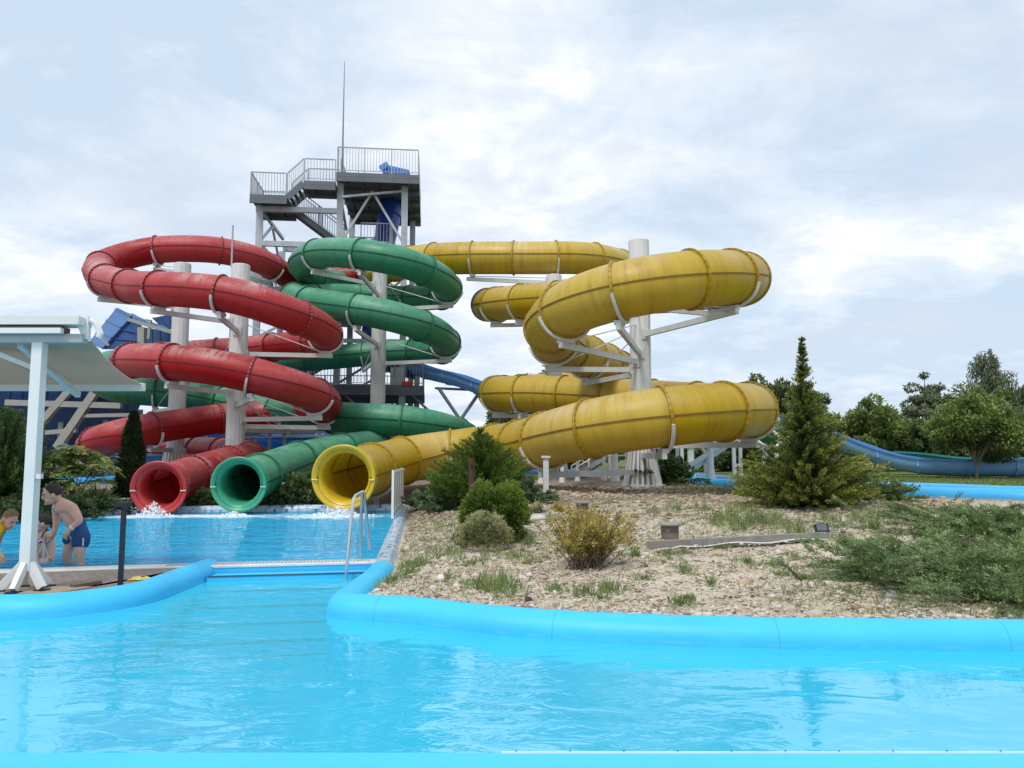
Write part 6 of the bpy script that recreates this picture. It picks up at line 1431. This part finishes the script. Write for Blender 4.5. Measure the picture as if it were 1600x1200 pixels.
# the woman sitting in the water behind the white post
D2 = 10.95; wo = thing("person", "dark haired woman in a patterned bikini in the pool behind the white post", "person", P(68, 876, D2))
nd = {"pel": (zp(450, 1010, D2), (.16, .12)), "bel": (zp(448, 920, D2), (.125, .10)), "che": (zp(448, 830, D2), (.14, .105)), "upc": (zp(455, 752, D2), (.125, .085)), "nek": (zp(458, 712, D2), .048), "hed": (zp(452, 660, D2 - .01), .05), "sh1": (zp(512, 762, D2 - .04), .05), "el1": (zp(558, 880, D2 - .05), .038), "wr1": (zp(552, 990, D2 - .12), .027), "sh2": (zp(395, 765, D2 + .04), .05), "el2": (zp(350, 890, D2), .038), "wr2": (zp(380, 980, D2 - .1), .027), "hp1": (zp(500, 1050, D2), .09), "kn1": (zp(430, 1090, D2 - .4), .06), "an1": (zp(440, 1210, D2 - .35), .045), "hp2": (zp(410, 1050, D2), .09), "kn2": (zp(340, 1090, D2 - .38), .06), "an2": (zp(350, 1210, D2 - .34), .045)}
ed = [("pel", "bel"), ("bel", "che"), ("che", "upc"), ("upc", "nek"), ("nek", "hed"), ("upc", "sh1"), ("sh1", "el1"), ("el1", "wr1"), ("upc", "sh2"), ("sh2", "el2"), ("el2", "wr2"), ("pel", "hp1"), ("hp1", "kn1"), ("kn1", "an1"), ("pel", "hp2"), ("hp2", "kn2"), ("kn2", "an2")]
f1 = hand(nd, ed, "wr1", "a", nd["wr1"][0] - nd["el1"][0], V((-1, -.2, 0)), .9, .4); f2 = hand(nd, ed, "wr2", "b", nd["wr2"][0] - nd["el2"][0], V((1, -.2, 0)), .9, .4)
body = skinned("body", nd, ed, M_skinp, wo); fingers(body, f1 + f2, .9)
head_parts(zp(446, 655, D2 - .02), (-.9, -.35, -.05), (0, 0, 1), 1.05, body, wo, True, M_hair, True)
tq = NT("patterned_bikini"); vv = tq.n("ShaderNodeTexVoronoi"); tq.l(tq.pos(), vv.inputs["Vector"]); vv.inputs["Scale"].default_value = 26; sp_ = tq.n("ShaderNodeSeparateColor"); tq.l(vv.outputs["Color"], sp_.inputs[0])
M_bik = tq.done(tq.bsdf(tq.ramp(sp_.outputs[0], [(0, (.75, .75, .78)), (.4, (.04, .06, .25)), (.6, (.55, .12, .2)), (.8, (.7, .72, .75))], "CONSTANT"), .7))
skinned("bikini_top", {"a": (zp(448, 800, D2), (.146, .118)), "b": (zp(448, 862, D2), (.148, .118))}, [("a", "b")], M_bik, wo)
skinned("bikini_bottom", {"a": (zp(450, 985, D2), (.168, .13)), "b": (zp(450, 1050, D2), (.165, .135))}, [("a", "b")], M_bik, wo)
mb = MB(); mb.tube([zp(430, 800, D2 - .12), zp(455, 740, D2 - .095), zp(500, 712, D2 - .03), zp(505, 720, D2 + .03)], .009, 6); mb.build("bikini_strap", M_hair, wo)
# the person in yellow at the left edge
D3 = 9.95; ye_ = thing("person", "person in a yellow top with light brown hair bending at the left picture edge", "person", P(-10, 880, D3))
nd = {"pel": (zp(-190, 900, D3), (.15, .13)), "bel": (zp(-130, 800, D3), (.14, .115)), "che": (zp(-60, 720, D3), (.15, .12)), "upc": (zp(0, 660, D3), (.13, .09)), "nek": (zp(45, 635, D3), .05), "hed": (zp(95, 612, D3), .055), "sh1": (zp(-5, 700, D3 - .14), .06), "el1": (zp(-80, 850, D3 - .18), .044), "wr1": (zp(0, 970, D3 - .2), .03), "sh2": (zp(15, 680, D3 + .14), .06), "el2": (zp(-20, 850, D3 + .2), .044), "wr2": (zp(-60, 980, D3 + .1), .03), "hp1": (zp(-210, 950, D3 - .09), .095), "kn1": (zp(-120, 1080, D3 - .12), .07), "an1": (zp(-160, 1290, D3 - .1), .05), "hp2": (zp(-210, 950, D3 + .09), .095), "kn2": (zp(-140, 1080, D3 + .1), .07), "an2": (zp(-190, 1290, D3 + .1), .05)}
f1 = hand(nd, ed := [("pel", "bel"), ("bel", "che"), ("che", "upc"), ("upc", "nek"), ("nek", "hed"), ("upc", "sh1"), ("sh1", "el1"), ("el1", "wr1"), ("upc", "sh2"), ("sh2", "el2"), ("el2", "wr2"), ("pel", "hp1"), ("hp1", "kn1"), ("kn1", "an1"), ("pel", "hp2"), ("hp2", "kn2"), ("kn2", "an2")], "wr1", "a", V((.3, -.1, -.35)), V((-.6, .3, -.4)), 1.0, .4)
f2 = hand(nd, ed, "wr2", "b", V((0, 0, -1)), V((1, 0, 0)), 1.0, .4)
body = skinned("body", nd, ed, M_skin, ye_); fingers(body, f1 + f2)
head_parts(zp(100, 612, D3 - .01), (.8, -.25, -.5), (.45, 0, .9), 1.0, body, ye_, True, M_hairl)
skinned("yellow_top", {"p": (zp(-190, 890, D3), (.165, .15)), "b": (zp(-130, 800, D3), (.16, .135)), "c": (zp(-55, 715, D3), (.168, .14)), "u": (zp(5, 660, D3), (.145, .105)), "n": (zp(38, 640, D3), .075), "s1": (zp(-5, 700, D3 - .14), .08), "e1": (zp(-55, 795, D3 - .17), .068), "s2": (zp(15, 680, D3 + .14), .08), "e2": (zp(0, 780, D3 + .18), .068)}, [("p", "b"), ("b", "c"), ("c", "u"), ("u", "n"), ("u", "s1"), ("s1", "e1"), ("u", "s2"), ("s2", "e2")], M_yc, ye_)
